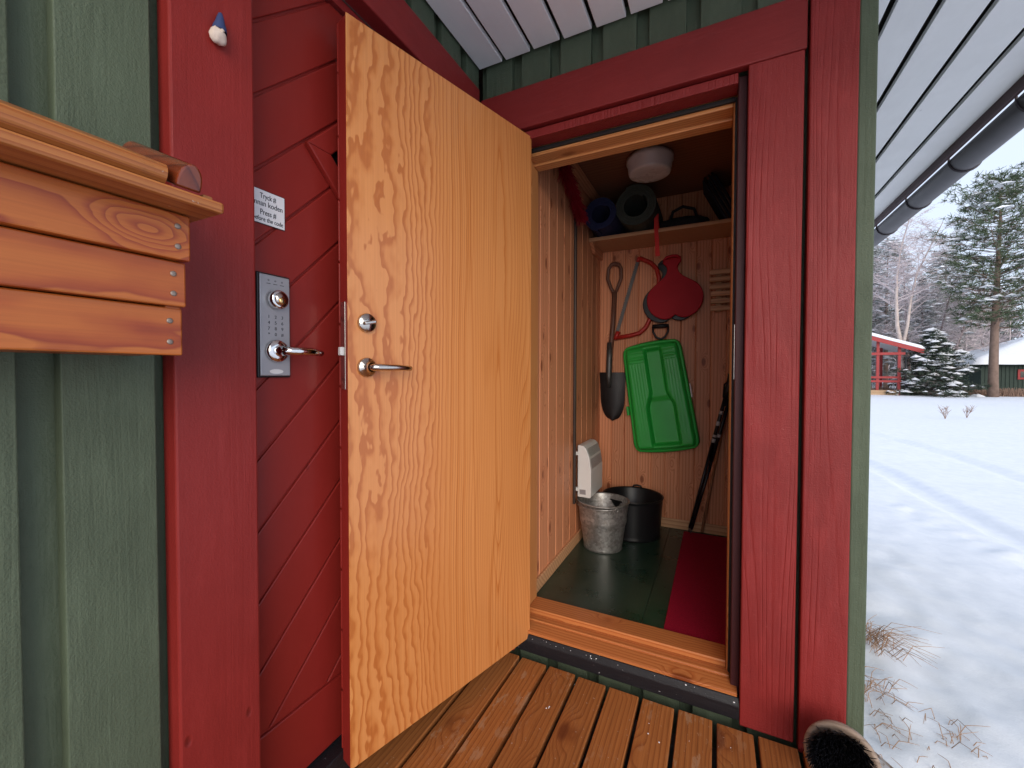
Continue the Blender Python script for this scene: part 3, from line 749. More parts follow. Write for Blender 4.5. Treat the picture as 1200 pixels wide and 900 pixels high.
# blown snow crumbs on the deck and the sill board
mb = MB(); rnd = random.Random(12)
for i in range(44):
    if i < 26: p = Vector((rnd.uniform(-0.65, 0.07), 1.4975 + rnd.uniform(-0.0015, 0.001), rnd.uniform(0.055, 0.070))); r_ = rnd.choice((0.0012, 0.0016, 0.0022, 0.0032))
    else: p = Vector((rnd.uniform(-0.5, 0.38), rnd.uniform(1.05, 1.46), 0.0006)); r_ = rnd.choice((0.0010, 0.0014, 0.0022))
    bm = bmesh.new(); bmesh.ops.create_icosphere(bm, subdivisions=1, radius=r_)
    for v in bm.verts: v.co = Vector((v.co.x * rnd.uniform(0.7, 1.5), v.co.y * rnd.uniform(0.7, 1.5), v.co.z * 0.6))
    mb.frombm(bm, 0, True, Matrix.Translation(p))
o = mb.build('snow_crumbs', M['snow']); o['kind'] = 'stuff'; tag(o, 'blown white snow crumbs scattered on the black sill and deck', 'snow crumbs')

# ------------------------------------------------------------------ things on the entrance side
# wall box
bx = thing('wall_box', (WX, 0.1, 1.14), 'orange varnished wooden box with lapped boards and sloping lid mounted on the green wall', 'wall box')
rows = [(1.150, 1.232, -0.7495, 0.3585), (1.222, 1.290, -0.7385, 0.3590), (1.282, 1.356, -0.7265, 0.3595)]
rows = [(1.146, 1.219, -0.7500, 0.357), (1.2205, 1.288, -0.7400, 0.3580), (1.2895, 1.358, -0.7280, 0.3590)]
for (z0, z1, xf, ye) in rows:
    mb = MB(); mb.box(xf - 0.020, xf, -0.62, ye, z0, z1, 0.0025)
    bd = mb.build('lapped_board', M['box_wood'], bx)
    for zz in (z0 + (z1 - z0) * 0.28, z0 + (z1 - z0) * 0.72):
        s_ = MB().lathe([(0.0, 0.0), (0.0042, 0.0), (0.0042, 0.0008), (0.003, 0.0016), (0.0, 0.0016)], 14, 0, wallM(ye - 0.017, zz, xf))
        s_.build('screw', M['screw'], bd)
MB().box(WX + 0.001, -0.7505, 0.335, 0.355, 1.148, 1.357, 0.002).build('end_board', M['box_wood'], bx)
MB().box(WX + 0.001, -0.7505, -0.62, 0.334, 1.148, 1.165, 0.002).build('bottom_board', M['box_wood'], bx)
MB().box(WX + 0.001, -0.672, -0.64, 0.378, 1.3595, 1.376, 0.004).build('ledge', M['box_ledge'], bx)
mb = MB()
th = math.atan2(0.072, 0.165)
A = Matrix.Translation((-0.694, 0, 1.3795)) @ Matrix.Rotation(th, 4, 'Y')
n = 8
pl = [(-0.205, 0.0), (-0.010, 0.0)] + [(-0.010 + 0.011 * math.cos(-PI / 2 + PI * j / n), 0.014 + 0.014 * math.sin(-PI / 2 + PI * j / n)) for j in range(n + 1)] + [(-0.205, 0.028)]
mb.prism(pl, -0.62, 0.312, 1, 0.0, 0, A)
mb.build('lid', M['box_ledge'], bx)
mb = MB()
A2 = Matrix.Translation((-0.688, 0.338, 1.3835)) @ Matrix.Rotation(th, 4, 'Y')
pl = [(0.016 * math.cos(PI * j / 12), 0.010 + 0.026 * math.sin(PI * j / 12)) for j in range(13)]
pl = [(0.016, 0.0)] + pl + [(-0.016, 0.0)]
mb.prism(pl, -0.185, 0.0, 0, 0.003, 0, A2)
mb.build('lid_batten', M['box_batten'], bx)
MB().box(-0.80, -0.695, 0.360, 0.374, 1.3765, 1.388, 0.002).build('end_trim', M['box_ledge'], bx)

# small ornament on the casing
gn = thing('ornament', (-0.88, 0.482, 1.76), 'tiny ornament with dark blue pointed top and cream lower half nailed to the red casing', 'ornament')
mb = MB()
A = Matrix.Translation((-0.871, 0.4845, 1.783)) @ Matrix.Rotation(R(-4), 4, 'X')
mb.lathe([(0.0125, -0.004), (0.0115, 0.004), (0.008, 0.014), (0.0065, 0.022), (0.0035, 0.032), (0.0, 0.035)], 14, 0, A)
mb.build('pointed_hat', M['bluepaint'], gn)
mb = MB()
bm = bmesh.new(); bmesh.ops.create_icosphere(bm, subdivisions=3, radius=1)
for v in bm.verts:
    n_ = 1 + 0.18 * mnoise.noise(v.co * 2.3)
    v.co = Vector((v.co.x * 0.011, v.co.y * 0.0145, v.co.z * 0.0165 - 0.004 * abs(v.co.y))) * n_
mb.frombm(bm, 0, True, Matrix.Translation((-0.870, 0.481, 1.770)))
mb.lathe([(0, -0.004), (0.004, 0), (0, 0.004)], 10, 0, Matrix.Translation((-0.859, 0.483, 1.776)))
mb.build('woolly_beard', M['cream'], gn)

# sign on the door
sg = thing('notice_sign', (DX, 0.61, 1.46), 'small white printed notice about the door code, above the keypad lock', 'sign')
mb = MB(); mb.box(DX + 0.0002, DX + 0.0022, 0.583, 0.668, 1.462, 1.541, 0.0006, 1); mb.box(DX + 0.002, DX + 0.0027, 0.585, 0.6665, 1.4635, 1.5395, 0.0003, 0)
mb.build('sign_plate', [M['paper'], M['marking']], sg)
mb = MB()
for s_, z_, sz, yy in (('Tryck #', 1.526, 0.0175, 0.0385), ('innan koden', 1.509, 0.0175, 0.071), ('Press #', 1.489, 0.0175, 0.0385), ('before the code', 1.4735, 0.0145, 0.073)):
    text(mb, s_, sz, wallM(0.6255, z_, DX + 0.0031), 0, yy)
mb.build('lettering', M['marking'], sg)

# round boot brush at the corner
br = thing('boot_brush', (0.30, 1.40, 0.0), 'round boot brush with pale wooden rim and black bristles at the foot of the corner', 'brush')
A = Matrix.Translation((0.313, 1.372, 0.085)) @ Matrix.Rotation(R(-12), 4, 'Z') @ Matrix.Rotation(R(72), 4, 'X')
mb = MB(); mb.lathe([(0.0, -0.018), (0.078, -0.018), (0.083, -0.012), (0.084, 0.0), (0.081, 0.005), (0.073, 0.006), (0.070, 0.003), (0.0, 0.003)], 48, 0, A)
mb.build('brush_disc', M['disc_wood'], br)
mb = MB(); rnd = random.Random(3)
for i in range(150):
    rr = 0.064 * math.sqrt((i + 0.5) / 150); an = i * 2.39996
    bx_, by_ = rr * math.cos(an), rr * math.sin(an)
    for q in range(16):
        ox, oy = rnd.gauss(0, 0.0022), rnd.gauss(0, 0.0022)
        L = 0.042 + rnd.uniform(-0.006, 0.006)
        sp = 0.10 + rnd.uniform(-0.05, 0.05)
        tx, ty = bx_ * (1 + sp) + ox * 3.2, by_ * (1 + sp) + oy * 3.2
        mb.tube([(bx_ + ox, by_ + oy, 0.002), ((bx_ + ox + tx) / 2 - ox * 0.3, (by_ + oy + ty) / 2, L * 0.55), (tx, ty, L)], [0.0016, 0.0014, 0.0008], 3, 0, False, True, A)
mb.build('bristles', M['bristle'], br)

# ------------------------------------------------------------------ things in the storage room
def bucket(mb, r0, r1, h, A, rim=0.006, wall=0.002, rings=()):
    pr = [(0.0, 0.012), (r0 - 0.003, 0.012), (r0 - 0.002, 0.0), (r0 + 0.003, 0.0), (r0 + 0.002, 0.012)]
    for t in [i / 14 for i in range(1, 14)]:
        r = r0 + (r1 - r0) * t
        for rg in rings:
            if abs(t - rg) < 0.04: r += 0.0035
        pr.append((r, h * t))
    pr += [(r1, h - rim), (r1 + rim, h - rim * 0.6), (r1 + rim, h + rim * 0.5), (r1, h + rim), (r1 - wall * 2, h - rim), (r0, 0.016), (0, 0.016)]
    mb.lathe(pr, 48, 0, A)
zb = thing('zinc_bucket', (-0.588, 2.40, IZ), 'grey galvanised metal bucket standing in front of the black tub', 'bucket')
A = Matrix.Translation((-0.588, 2.405, IZ + 0.0005))
mb = MB(); bucket(mb, 0.108, 0.146, 0.272, A, 0.005, 0.0015, (0.57, 0.64)); mb.build('bucket_body', M['zinc'], zb)
mb = MB()
pts = [(0.152 * math.cos(t), 0.152 * math.sin(t) * 0.985, 0.262 + 0.0 * t) for t in [R(-48) - i * R(180) / 20 for i in range(21)]]
pts = [(x, y, z - 0.010 * math.sin(PI * i / 20)) for i, (x, y, z) in enumerate(pts)]
mb.tube(pts, 0.003, 8, 0, True, True, A)
mb.build('bail_handle', M['zinc'], zb)
mb = MB()
for s_ in (0, PI):
    t = R(-48) + s_
    c = Vector((0.150 * math.cos(t), 0.150 * math.sin(t), 0.258))
    tang = Vector((-math.sin(t), math.cos(t), 0))
    mb = MB().tube([c + tang * 0.010 * math.cos(a) + Vector((0, 0, 0.010 * math.sin(a))) + Vector((math.cos(t), math.sin(t), 0)) * 0.003 for a in [2 * PI * i / 14 for i in range(15)]], 0.0026, 6, 0, True, True, A)
    mb.build('handle_lug', M['zinc'], zb)
bb = thing('black_tub', (-0.455, 2.70, IZ), 'black plastic tub standing behind the galvanised bucket', 'tub')
A = Matrix.Translation((-0.472, 2.698, IZ + 0.0005))
mb = MB(); bucket(mb, 0.168, 0.184, 0.240, A, 0.005, 0.002, ()); mb.build('tub_body', M['blackrubber'], bb)
mb = MB()
mb.tube([(0.03, 0.178, 0.240), (0.022, 0.181, 0.254), (0.0, 0.182, 0.258), (-0.022, 0.181, 0.254), (-0.03, 0.178, 0.240)], 0.006, 8, 0, True, True, A)
mb.build('tub_handle', M['blackrubber'], bb)

ht = thing('electric_heater', (-0.742, 2.46, 0.37), 'small white electric heater on the panelled wall above the zinc bucket', 'heater')
mb = MB()
mb.prism([(-0.721, 0.398), (-0.648, 0.396), (-0.641, 0.403), (-0.641, 0.55), (-0.652, 0.63), (-0.672, 0.682), (-0.690, 0.698), (-0.721, 0.70)], 2.335, 2.60, 1, 0.004)
mb.build('heater_body', M['enamel'], ht)
for z in (0.43, 0.64):
    for y in (2.337, 2.55): MB().box(-0.7415, -0.7205, y, y + 0.025, z, z + 0.02, 0.002).build('wall_bracket', M['enamel'], ht)
mb = MB()
for i in range(2):
    a, b = Vector((-0.6525, 0, 0.634)), Vector((-0.6712, 0, 0.679))
    if i == 0: a, b = Vector((-0.6415, 0, 0.565)), Vector((-0.6515, 0, 0.620))
    nrm = Vector((b.z - a.z, 0, -(b.x - a.x))).normalized() * 0.0016
    for y in [2.36 + 0.018 * q for q in range(13)]:
        mb.add([(a.x + nrm.x, y, a.z + nrm.z), (a.x + nrm.x, y + 0.010, a.z + nrm.z), (b.x + nrm.x, y + 0.010, b.z + nrm.z), (b.x + nrm.x, y, b.z + nrm.z)], [(0, 1, 2, 3)])
mb.build('heater_grille', M['lockgrey'], ht)
MB().box(-0.708, -0.672, 2.3335, 2.3348, 0.415, 0.443).build('rating_plate', M['lockgrey'], ht)

o = MB().box(-0.176, 0.294, 1.695, 2.845, IZ + 0.001, IZ + 0.009, 0.003).build('carpet_runner', M['carpet'], None, (0.05, 2.2, IZ))
tag(o, 'dark red carpet runner lying on the green floor along its right side', 'carpet')

# lamp on the room ceiling
lp = thing('ceiling_lamp', (-0.335, 2.35, CZ), 'unlit white plastic lamp under the dark storage room ceiling', 'lamp')
A = Matrix.Translation((-0.332, 2.33, CZ))
MB().lathe([(0, -0.001), (0.105, -0.001), (0.105, -0.012), (0.0, -0.012)], 40, 0, A).build('lamp_base', M['lampshade'], lp)
MB().lathe([(0.112, -0.012), (0.120, -0.0125), (0.120, -0.034), (0.115, -0.038), (0.109, -0.086), (0.105, -0.094), (0.097, -0.098), (0.06, -0.099), (0.0, -0.099)], 48, 0, A).build('lamp_shade', M['lampshade'], lp)

# rolled mats on the shelf
def roll(mb, cxx, czz, r0, r1, y0, y1, turns, th):
    n = int(turns * 30); pin = []; pout = []
    for i in range(n + 1):
        t = i / n; a = 2 * PI * turns * t + 0.8; r = r0 + (r1 - r0) * t
        pin.append((cxx + r * math.cos(a), czz + r * math.sin(a))); pout.append((cxx + (r + th) * math.cos(a), czz + (r + th) * math.sin(a)))
    vs = []; fs = []
    for i in range(n + 1):
        for (x, z) in (pin[i], pout[i]):
            vs.append((x, y0, z)); vs.append((x, y1, z))
    for i in range(n):
        a = i * 4; b = a + 4
        fs += [(a, b, b + 1, a + 1), (a + 2, a + 3, b + 3, b + 2), (a, a + 2, b + 2, b), (a + 1, b + 1, b + 3, a + 3)]
    fs += [(0, 1, 3, 2), (n * 4, n * 4 + 2, n * 4 + 3, n * 4 + 1)]
    mb.add(vs, fs, 0, False)
mb = MB(); roll(mb, -0.640, 2.0805, 0.050, 0.092, 2.50, 2.86, 3.6, 0.0095); o = mb.build('rolled_mat', M['matblue'], None, (-0.64, 2.7, 1.98))
tag(o, 'dark blue rolled foam mat at the left end of the shelf', 'rolled mat')
mb = MB(); roll(mb, -0.440, 2.1035, 0.060, 0.112, 2.52, 2.86, 4.2, 0.0105); o = mb.build('rolled_mat', M['matgreen'], None, (-0.46, 2.7, 1.98))
tag(o, 'larger grey green rolled foam mat beside the blue one on the shelf', 'rolled mat')
# dark bag
bg = thing('dark_bag', (-0.18, 2.74, 1.98), 'black soft bag lying on the shelf between rolled mat and folded chair', 'bag')
bm = bmesh.new(); bmesh.ops.create_icosphere(bm, subdivisions=4, radius=1)
for v in bm.verts:
    p = v.co.copy(); n_ = 1 + 0.10 * mnoise.noise(p * 2.5) + 0.05 * mnoise.noise(p * 7)
    sx = math.copysign(abs(p.x) ** 0.7, p.x); sz = math.copysign(abs(p.z) ** 0.7, p.z)
    v.co = Vector((sx * 0.145 * n_, p.y * 0.10 * n_, max(-0.030, sz * 0.046 * n_)))
MB().frombm(bm, 0, True, Matrix.Translation((-0.195, 2.745, 2.0115))).build('bag_body', M['fabric'], bg)
mb = MB(); mb.tube([(-0.26, 2.69, 2.045), (-0.245, 2.675, 2.085), (-0.19, 2.67, 2.105), (-0.13, 2.675, 2.085), (-0.115, 2.69, 2.045)], 0.009, 8)
mb.build('bag_handle', M['fabric'], bg)
# folded chairs
fc = thing('folded_chair', (0.02, 2.74, 1.98), 'folded navy camping chair leaning tilted at the right end of the shelf', 'folded chair')
A = Matrix.Translation((0.075, 2.70, 1.982)) @ Matrix.Rotation(R(-27), 4, 'Y')
mb = MB()
for i in range(4): MB().box(-0.006 + i * 0.021 - 0.03, 0.006 + i * 0.021 - 0.03, -0.07, 0.12, 0.012 * i, 0.285 - 0.012 * (i % 2), 0.004, 0, A).build('chair_panel', M['bluefab'], fc)
mb = MB()
for i in range(3):
    for y in (-0.075, 0.125):
        MB().tube([(-0.0195 + i * 0.021, y, 0.01), (-0.0195 + i * 0.021, y, 0.29)], 0.0055, 8, 0, True, True, A).build('chair_tube', M['duct'], fc)
# red strap hanging over the shelf edge
mb = MB()
pth = [(-0.335, 2.72, 1.989), (-0.335, 2.66, 2.04), (-0.333, 2.625, 2.070), (-0.332, 2.608, 2.050), (-0.331, 2.606, 1.97), (-0.326, 2.605, 1.90), (-0.322, 2.608, 1.815)]
for p, q in zip(pth[:-1], pth[1:]):
    mb.add([(p[0] - 0.011, p[1], p[2]), (p[0] + 0.011, p[1], p[2]), (q[0] + 0.013, q[1], q[2]), (q[0] - 0.013, q[1], q[2]),
            (p[0] - 0.011, p[1] + 0.003, p[2]), (p[0] + 0.011, p[1] + 0.003, p[2]), (q[0] + 0.013, q[1] + 0.003, q[2]), (q[0] - 0.013, q[1] + 0.003, q[2])],
           [(0, 1, 2, 3), (7, 6, 5, 4), (0, 3, 7, 4), (1, 5, 6, 2)])
o = mb.build('red_strap', M['redstrap'], None, (-0.33, 2.62, 1.98)); tag(o, 'bright red strap hanging over the front edge of the shelf', 'strap')
# red brush hung high on the wall
rb = thing('red_brush', (-0.74, 2.25, 2.1), 'red bristled brush hanging high on the panelled wall left of the mats', 'brush')
a0, a1 = Vector((-0.722, 2.02, 2.215)), Vector((-0.722, 2.33, 2.045))
mb = MB(); mb.tube([a0, a1], 0.012, 10); mb.build('brush_spine', M['redbristle'], rb)
mb = MB(); rnd = random.Random(5)
dv = (a1 - a0).normalized(); pv = Vector((0.35, -0.42, -0.83)).normalized()
for i in range(1100):
    t = rnd.random(); p = a0.lerp(a1, t)
    L = 0.115 * rnd.uniform(0.7, 1.05)
    dd = (pv + dv * rnd.gauss(0.05, 0.18) + Vector((rnd.gauss(0.1, 0.2), 0, 0))).normalized()
    q = p + dd * L; q.x = max(q.x, -0.739)
    mb.tube([p, q], [0.0024, 0.0014], 3, 0, False)
    q2 = p - pv * 0.05 * rnd.uniform(0.5, 1) + dv * rnd.gauss(0, 0.012); q2.x = max(q2.x, -0.739)
    mb.tube([p, q2], [0.0024, 0.0014], 3, 0, False)
mb.build('bristles', M['redbristle'], rb)

# spade
sp = thing('spade', (-0.64, 2.87, 1.3), 'spade with wooden handle and dark steel blade hanging on the back wall', 'spade')
mb = MB(); mb.tube([(-0.632, 2.872, 1.672), (-0.641, 2.872, 1.46), (-0.660, 2.872, 1.24), (-0.666, 2.872, 1.14)], [0.0165, 0.0165, 0.0175, 0.018], 14)
mb.build('shaft', M['shaft_wood'], sp)
mb = MB()
mb.tube([(-0.636, 2.872, 1.665), (-0.655, 2.872, 1.70), (-0.680, 2.872, 1.765), (-0.675, 2.872, 1.835), (-0.655, 2.872, 1.862), (-0.630, 2.872, 1.868), (-0.605, 2.872, 1.858), (-0.590, 2.872, 1.83), (-0.588, 2.872, 1.765), (-0.612, 2.872, 1.70), (-0.630, 2.872, 1.665)], [0.011, 0.011, 0.012, 0.012, 0.013, 0.014, 0.013, 0.012, 0.012, 0.011, 0.011], 10)
mb.build('grip', M['shaft_wood'], sp)
mb = MB(); mb.tube([(-0.661, 2.870, 1.33), (-0.664, 2.868, 1.20), (-0.666, 2.866, 1.10), (-0.663, 2.866, 1.02)], [0.020, 0.021, 0.020, 0.012], 12)
mb.build('socket', M['steel'], sp)
mb = MB()
NU, NV = 12, 16; vs = []; fs = []
for j in range(NV + 1):
    t = j / NV; zc = 1.125 - 0.335 * t
    hw = 0.090 * (1 - 0.10 * t) * (math.sqrt(max(0.0, 1 - max(0, (t - 0.55) / 0.45) ** 2.2)) * 0.94 + 0.06 * (1 - t))
    for i in range(NU + 1):
        u = -1 + 2 * i / NU
        vs.append((-0.645 + 0.004 * t + u * hw, 2.868 + 0.020 * u * u - 0.006 * math.sin(PI * t), zc))
for j in range(NV):
    for i in range(NU):
        a = j * (NU + 1) + i; fs.append((a, a + 1, a + NU + 2, a + NU + 1))
mb.add(vs, fs, 0, True)
mb.build('blade', M['darksteel'], sp)
# bow saw
sw = thing('bow_saw', (-0.5, 2.87, 1.4), 'red bow saw with a straight blade hanging beside the spade', 'bow saw')
mb = MB()
fr = [(-0.470, 1.888), (-0.440, 1.872), (-0.395, 1.846), (-0.360, 1.805), (-0.345, 1.745), (-0.346, 1.672), (-0.366, 1.580), (-0.392, 1.495), (-0.425, 1.425), (-0.465, 1.388), (-0.53, 1.373), (-0.618, 1.362)]
mb.tube([(x, 2.878, z) for x, z in fr], 0.0145, 10); mb.build('saw_frame', M['redlacquer'], sw)
MB().tube([(-0.628, 2.878, 1.350), (-0.605, 2.878, 1.405)], 0.016, 8).build('blade_holder', M['redlacquer'], sw)
MB().tube([(-0.472, 2.878, 1.893), (-0.482, 2.878, 1.862)], 0.012, 8).build('blade_holder', M['redlacquer'], sw)
mb = MB(); p, q = Vector((-0.612, 2.878, 1.400)), Vector((-0.478, 2.878, 1.868)); d = (q - p).normalized(); nn = Vector((-d.z, 0, d.x))
pts = []
K = 60
for i in range(K + 1): pts.append(p.lerp(q, i / K) + nn * (0.011 + (0.004 if i % 2 else 0)))
low = [p + nn * -0.009, q + nn * -0.009]
mb.prism([(v.x, v.z) for v in pts + low[::-1]], 2.8768, 2.8792, 1); mb.build('saw_blade', M['steel'], sw)
# red pan sliders
def pan_poly():
    half = [(0.0, -0.108), (0.012, -0.120), (0.05, -0.137), (0.10, -0.125), (0.150, -0.085), (0.172, -0.02), (0.165, 0.035), (0.135, 0.078), (0.095, 0.105), (0.052, 0.135), (0.033, 0.165), (0.030, 0.20), (0.055, 0.222), (0.055, 0.246), (0.0, 0.252)]
    out = []
    for (x0, z0), (x1, z1) in zip(half[:-1], half[1:]): out.append((x0, z0)); out.append(((x0 + x1) / 2, (z0 + z1) / 2))
    out.append(half[-1])
    sm = [out[0]] + [tuple((out[i - 1][k] + 2 * out[i][k] + out[i + 1][k]) / 4 for k in (0, 1)) for i in range(1, len(out) - 1)] + [out[-1]]
    return sm + [(-x, z) for x, z in sm[::-1] if x > 1e-4]
def pan(name, x, z, y, rot, mat, label, group):
    pn = thing(name, (x, y, z), label, 'slider seat', group)
    A = Matrix.Translation((x, y, z)) @ Matrix.Rotation(R(rot), 4, 'Y')
    mb = MB(); mb.prism(pan_poly(), -0.011, 0.011, 1, 0.005, 0, A, 3); mb.build('seat_pan', mat, pn)
    mb = MB(); mb.tube([(-0.040, 0.0, 0.226), (-0.046, 0.0, 0.248), (-0.030, 0.0, 0.262), (0.0, 0.0, 0.266), (0.030, 0.0, 0.262), (0.046, 0.0, 0.248), (0.040, 0.0, 0.226)], 0.010, 8, 0, True, True, A)
    mb.build('grip', mat, pn)
pan('slider_seat', -0.247, 1.603, 2.845, -4, M['redplastic'], 'round red plastic slider seat hanging in front of the black one', 'slider seats on the back wall')
pan('slider_seat', -0.276, 1.585, 2.872, -5, M['darkplastic'], 'black slider seat showing only its edge behind the red one', 'slider seats on the back wall')
# slatted rack
rk = thing('slatted_rack', (0.07, 2.87, 1.62), 'pale wooden slatted rack on the back wall near the right jamb', 'rack')
for i in range(6):
    z1 = 1.757 - 0.0445 * i; ind = 0.0 if i < 3 else 0.008
    MB().box(-0.046 + ind, 0.19, 2.845, 2.868, z1 - 0.030, z1, 0.004).build('slat', M['slat'], rk)
for x in (-0.01, 0.13): MB().box(x, x + 0.03, 2.8685, 2.899, 1.50, 1.75, 0.003).build('rack_batten', M['slat'], rk)
# snow shovel whose grip shows above the sled
ss = thing('snow_shovel', (-0.33, 2.88, 1.4), 'black D-grip of a shovel hanging behind the green sled', 'shovel')
mb = MB()
mb.tube([(-0.383, 2.872, 1.428), (-0.281, 2.872, 1.428)], 0.0125, 10)
mb.tube([(-0.379, 2.872, 1.424), (-0.378, 2.872, 1.39), (-0.358, 2.872, 1.355), (-0.331, 2.872, 1.343), (-0.305, 2.872, 1.355), (-0.286, 2.872, 1.39), (-0.285, 2.872, 1.424)], 0.007, 10)
mb.build('grip', M['darkplastic'], ss)
MB().tube([(-0.331, 2.884, 1.345), (-0.33, 2.889, 0.78)], 0.009, 10).build('shaft', M['darkplastic'], ss)
# green sled: relief surface
sl = thing('green_sled', (-0.34, 2.84, 0.97), 'bright green plastic sled hanging tilted on the back wall', 'sled')
def sst(x, a, b):
    t = min(1, max(0, (x - a) / (b - a))); return t * t * (3 - 2 * t)
NU, NV = 72, 120; vs = []; fs = []
LZ = 0.352
for j in range(NV + 1):
    v = -1 + 2 * j / NV                       # -1 bottom .. 1 top
    z = v * LZ
    hw = 0.203 - 0.020 * (v + 1) / 2
    av = max(0, (abs(v) - 0.80) / 0.20)
    hwv = hw * (0.74 + 0.26 * math.sqrt(max(0, 1 - av ** 2.6)))
    for i in range(NU + 1):
        u = -1 + 2 * i / NU; x = u * hwv
        zz = z + (0.012 * (1 - u * u) * (1 if v > 0 else -1)) * max(0, (abs(v) - 0.8) / 0.2)
        e = min((1 - abs(u)) * hwv, (1 - abs(v)) * LZ)
        h = -0.042 + 0.020 * sst(e, 0.0, 0.006) + 0.030 * sst(e, 0.016, 0.036)
        cw = 0.050 + 0.034 * sst(-v, -0.12, 0.22)
        c = 1 - sst(abs(x - 0.010), cw - 0.010, cw + 0.012)
        top_fade = sst(0.93 - v, 0, 0.10); bot = sst(v, -0.93, -0.84)
        h += -0.034 * c * top_fade * bot * sst(e, 0.02, 0.05)
        h += -0.010 * c * sst(-v, -0.02, 0.10) * bot * top_fade
        # longitudinal fine ribs on the side plateaus and three cross ribs at the top
        side = (1 - c) * sst(e, 0.035, 0.05)
        h += 0.0007 * math.cos(abs(x) * 2 * PI / 0.018) * side * sst(0.75 - v, 0, 0.1)
        h += 0.006 * side * (math.cos((v - 0.80) * 2 * PI / 0.062) > 0.2) * (0.68 < v < 0.90)
        vs.append((x, -h, zz))
for j in range(NV):
    for i in range(NU):
        a = j * (NU + 1) + i; fs.append((a, a + 1, a + NU + 2, a + NU + 1))
A = Matrix.Translation((-0.339, 2.828, 0.968)) @ Matrix.Rotation(R(-9.0), 4, 'Y')
mb = MB(); mb.add(vs, fs, 0, True, A)
o_ = mb.build('sled_hull', M['sled'], sl)
md = o_.modifiers.new('thick', 'SOLIDIFY'); md.thickness = 0.004; md.offset = 1
MB().box(0.196, 0.204, 0.005, 0.018, -0.03, 0.06, 0.002, 0, A).build('side_label', M['palemark'], sl)
MB().box(-0.212, -0.196, 0.0, 0.03, -0.10, -0.04, 0.004, 0, A).build('brake_lug', M['sled'], sl)
# poles
PS = [((-0.148, 2.83, 0.118), (0.078, 2.70, 1.115)), ((-0.135, 2.81, 0.118), (0.092, 2.725, 1.06))]
for k, (p, q) in enumerate(PS):
    p, q = Vector(p), Vector(q); d = q - p
    po = thing('trekking_pole', p, ['black and white trekking pole leaning leftmost in the corner by the carpet', 'darker trekking pole leaning just right of the other pole'][k], 'trekking pole', 'trekking poles in the corner')
    MB().tube([p + d * 0.03, p + d * 0.5], [0.0075, 0.009], 10).build('lower_shaft', M['poleblk'], po)
    mb = MB(); mb.tube([p + d * 0.5, p + d * 0.88], [0.0105, 0.0105], 10, 0)
    for i in range(9):
        if i in ((2, 3, 5, 7) if k == 0 else (4,)): mb.tube([p + d * (0.52 + i * 0.035), p + d * (0.534 + i * 0.035 + 0.006 * (i % 3))], 0.0109, 10, 1)
    mb.build('upper_shaft', [M['poleblk'], M['polewht']], po)
    mb = MB(); mb.tube([p + d * 0.86, p + d * 0.90, p + d * 0.95, p + d], [0.014, 0.0165, 0.0155, 0.019], 12); mb.build('grip', M['darkplastic'], po)
    mb = MB()
    g = p + d * 0.97
    mb.tube([g, g + Vector((-0.03, -0.01, -0.03)), g + Vector((-0.035, -0.012, -0.10)), g + Vector((-0.005, -0.01, -0.13)), g + Vector((-0.012, 0, -0.05))], 0.005, 6)
    mb.build('wrist_strap', M['fabric'], po)
    MB().tube([p, p + d * 0.03], [0.003, 0.005], 8).build('tip', M['steel'], po)
o = MB().tube([(-0.072, 2.872, 0.115), (0.06, 2.885, 0.93), (0.10, 2.888, 1.18)], 0.0085, 10).build('wooden_stick', M['stick_wood'], None, (-0.07, 2.87, 0.115))
tag(o, 'thin pale wooden stick leaning in the corner behind the poles', 'stick')

# ------------------------------------------------------------------ outdoors
def gpt(x, y): return Vector((x, y, gz(x, y)))
def grass(x, y, n, hgt, spread, label, seed, lean=(0, 0)):
    rnd = random.Random(seed); mb = MB(); c = gpt(x, y)
    for i in range(n):
        bx_, by_ = x + rnd.gauss(0, spread), y + rnd.gauss(0, spread * 1.3)
        b = gpt(bx_, by_) - Vector((0, 0, 0.01)); a = rnd.uniform(0, 2 * PI); L = hgt * rnd.uniform(0.4, 1.1)
        d = Vector((math.cos(a) + lean[0], math.sin(a) + lean[1], 0)) * L
        k1 = b + d * 0.25 + Vector((0, 0, L * 0.55)); k2 = b + d * rnd.uniform(0.7, 1.1) + Vector((0, 0, L * rnd.uniform(0.15, 0.7)))
        mb.tube([b, k1, (k1 + k2) / 2 + Vector((0, 0, 0.02 * L)), k2], [0.0016, 0.0014, 0.0011, 0.0006], 3, 0, False)
        if rnd.random() < 0.08:
            e = k2 + Vector((rnd.gauss(0, 0.04), rnd.gauss(0, 0.04), 0.02)); mb.tube([k1, e], [0.0012, 0.0006], 3, 0, False)
    return tag(mb.build('dry_grass_tuft', M['straw'], None, tuple(c)), label, 'dry grass', 'dry grass tufts beside the cabin')
grass(0.735, 2.72, 85, 0.15, 0.045, 'dry brown grass tuft bent over the snow, highest up beside the green corner', 1, (0.6, -0.2))
grass(0.60, 2.30, 42, 0.11, 0.05, 'dry grass tuft at the foot of the green corner, lower than the bent tuft', 2, (0.4, 0))
grass(0.64, 2.02, 26, 0.08, 0.06, 'short scattered straw clump in the snow nearest the snowy plank', 3, (0.2, 0))
grass(0.84, 2.14, 20, 0.09, 0.04, 'sparse straw clump in the snow right of the plank', 4, (0.2, 0))
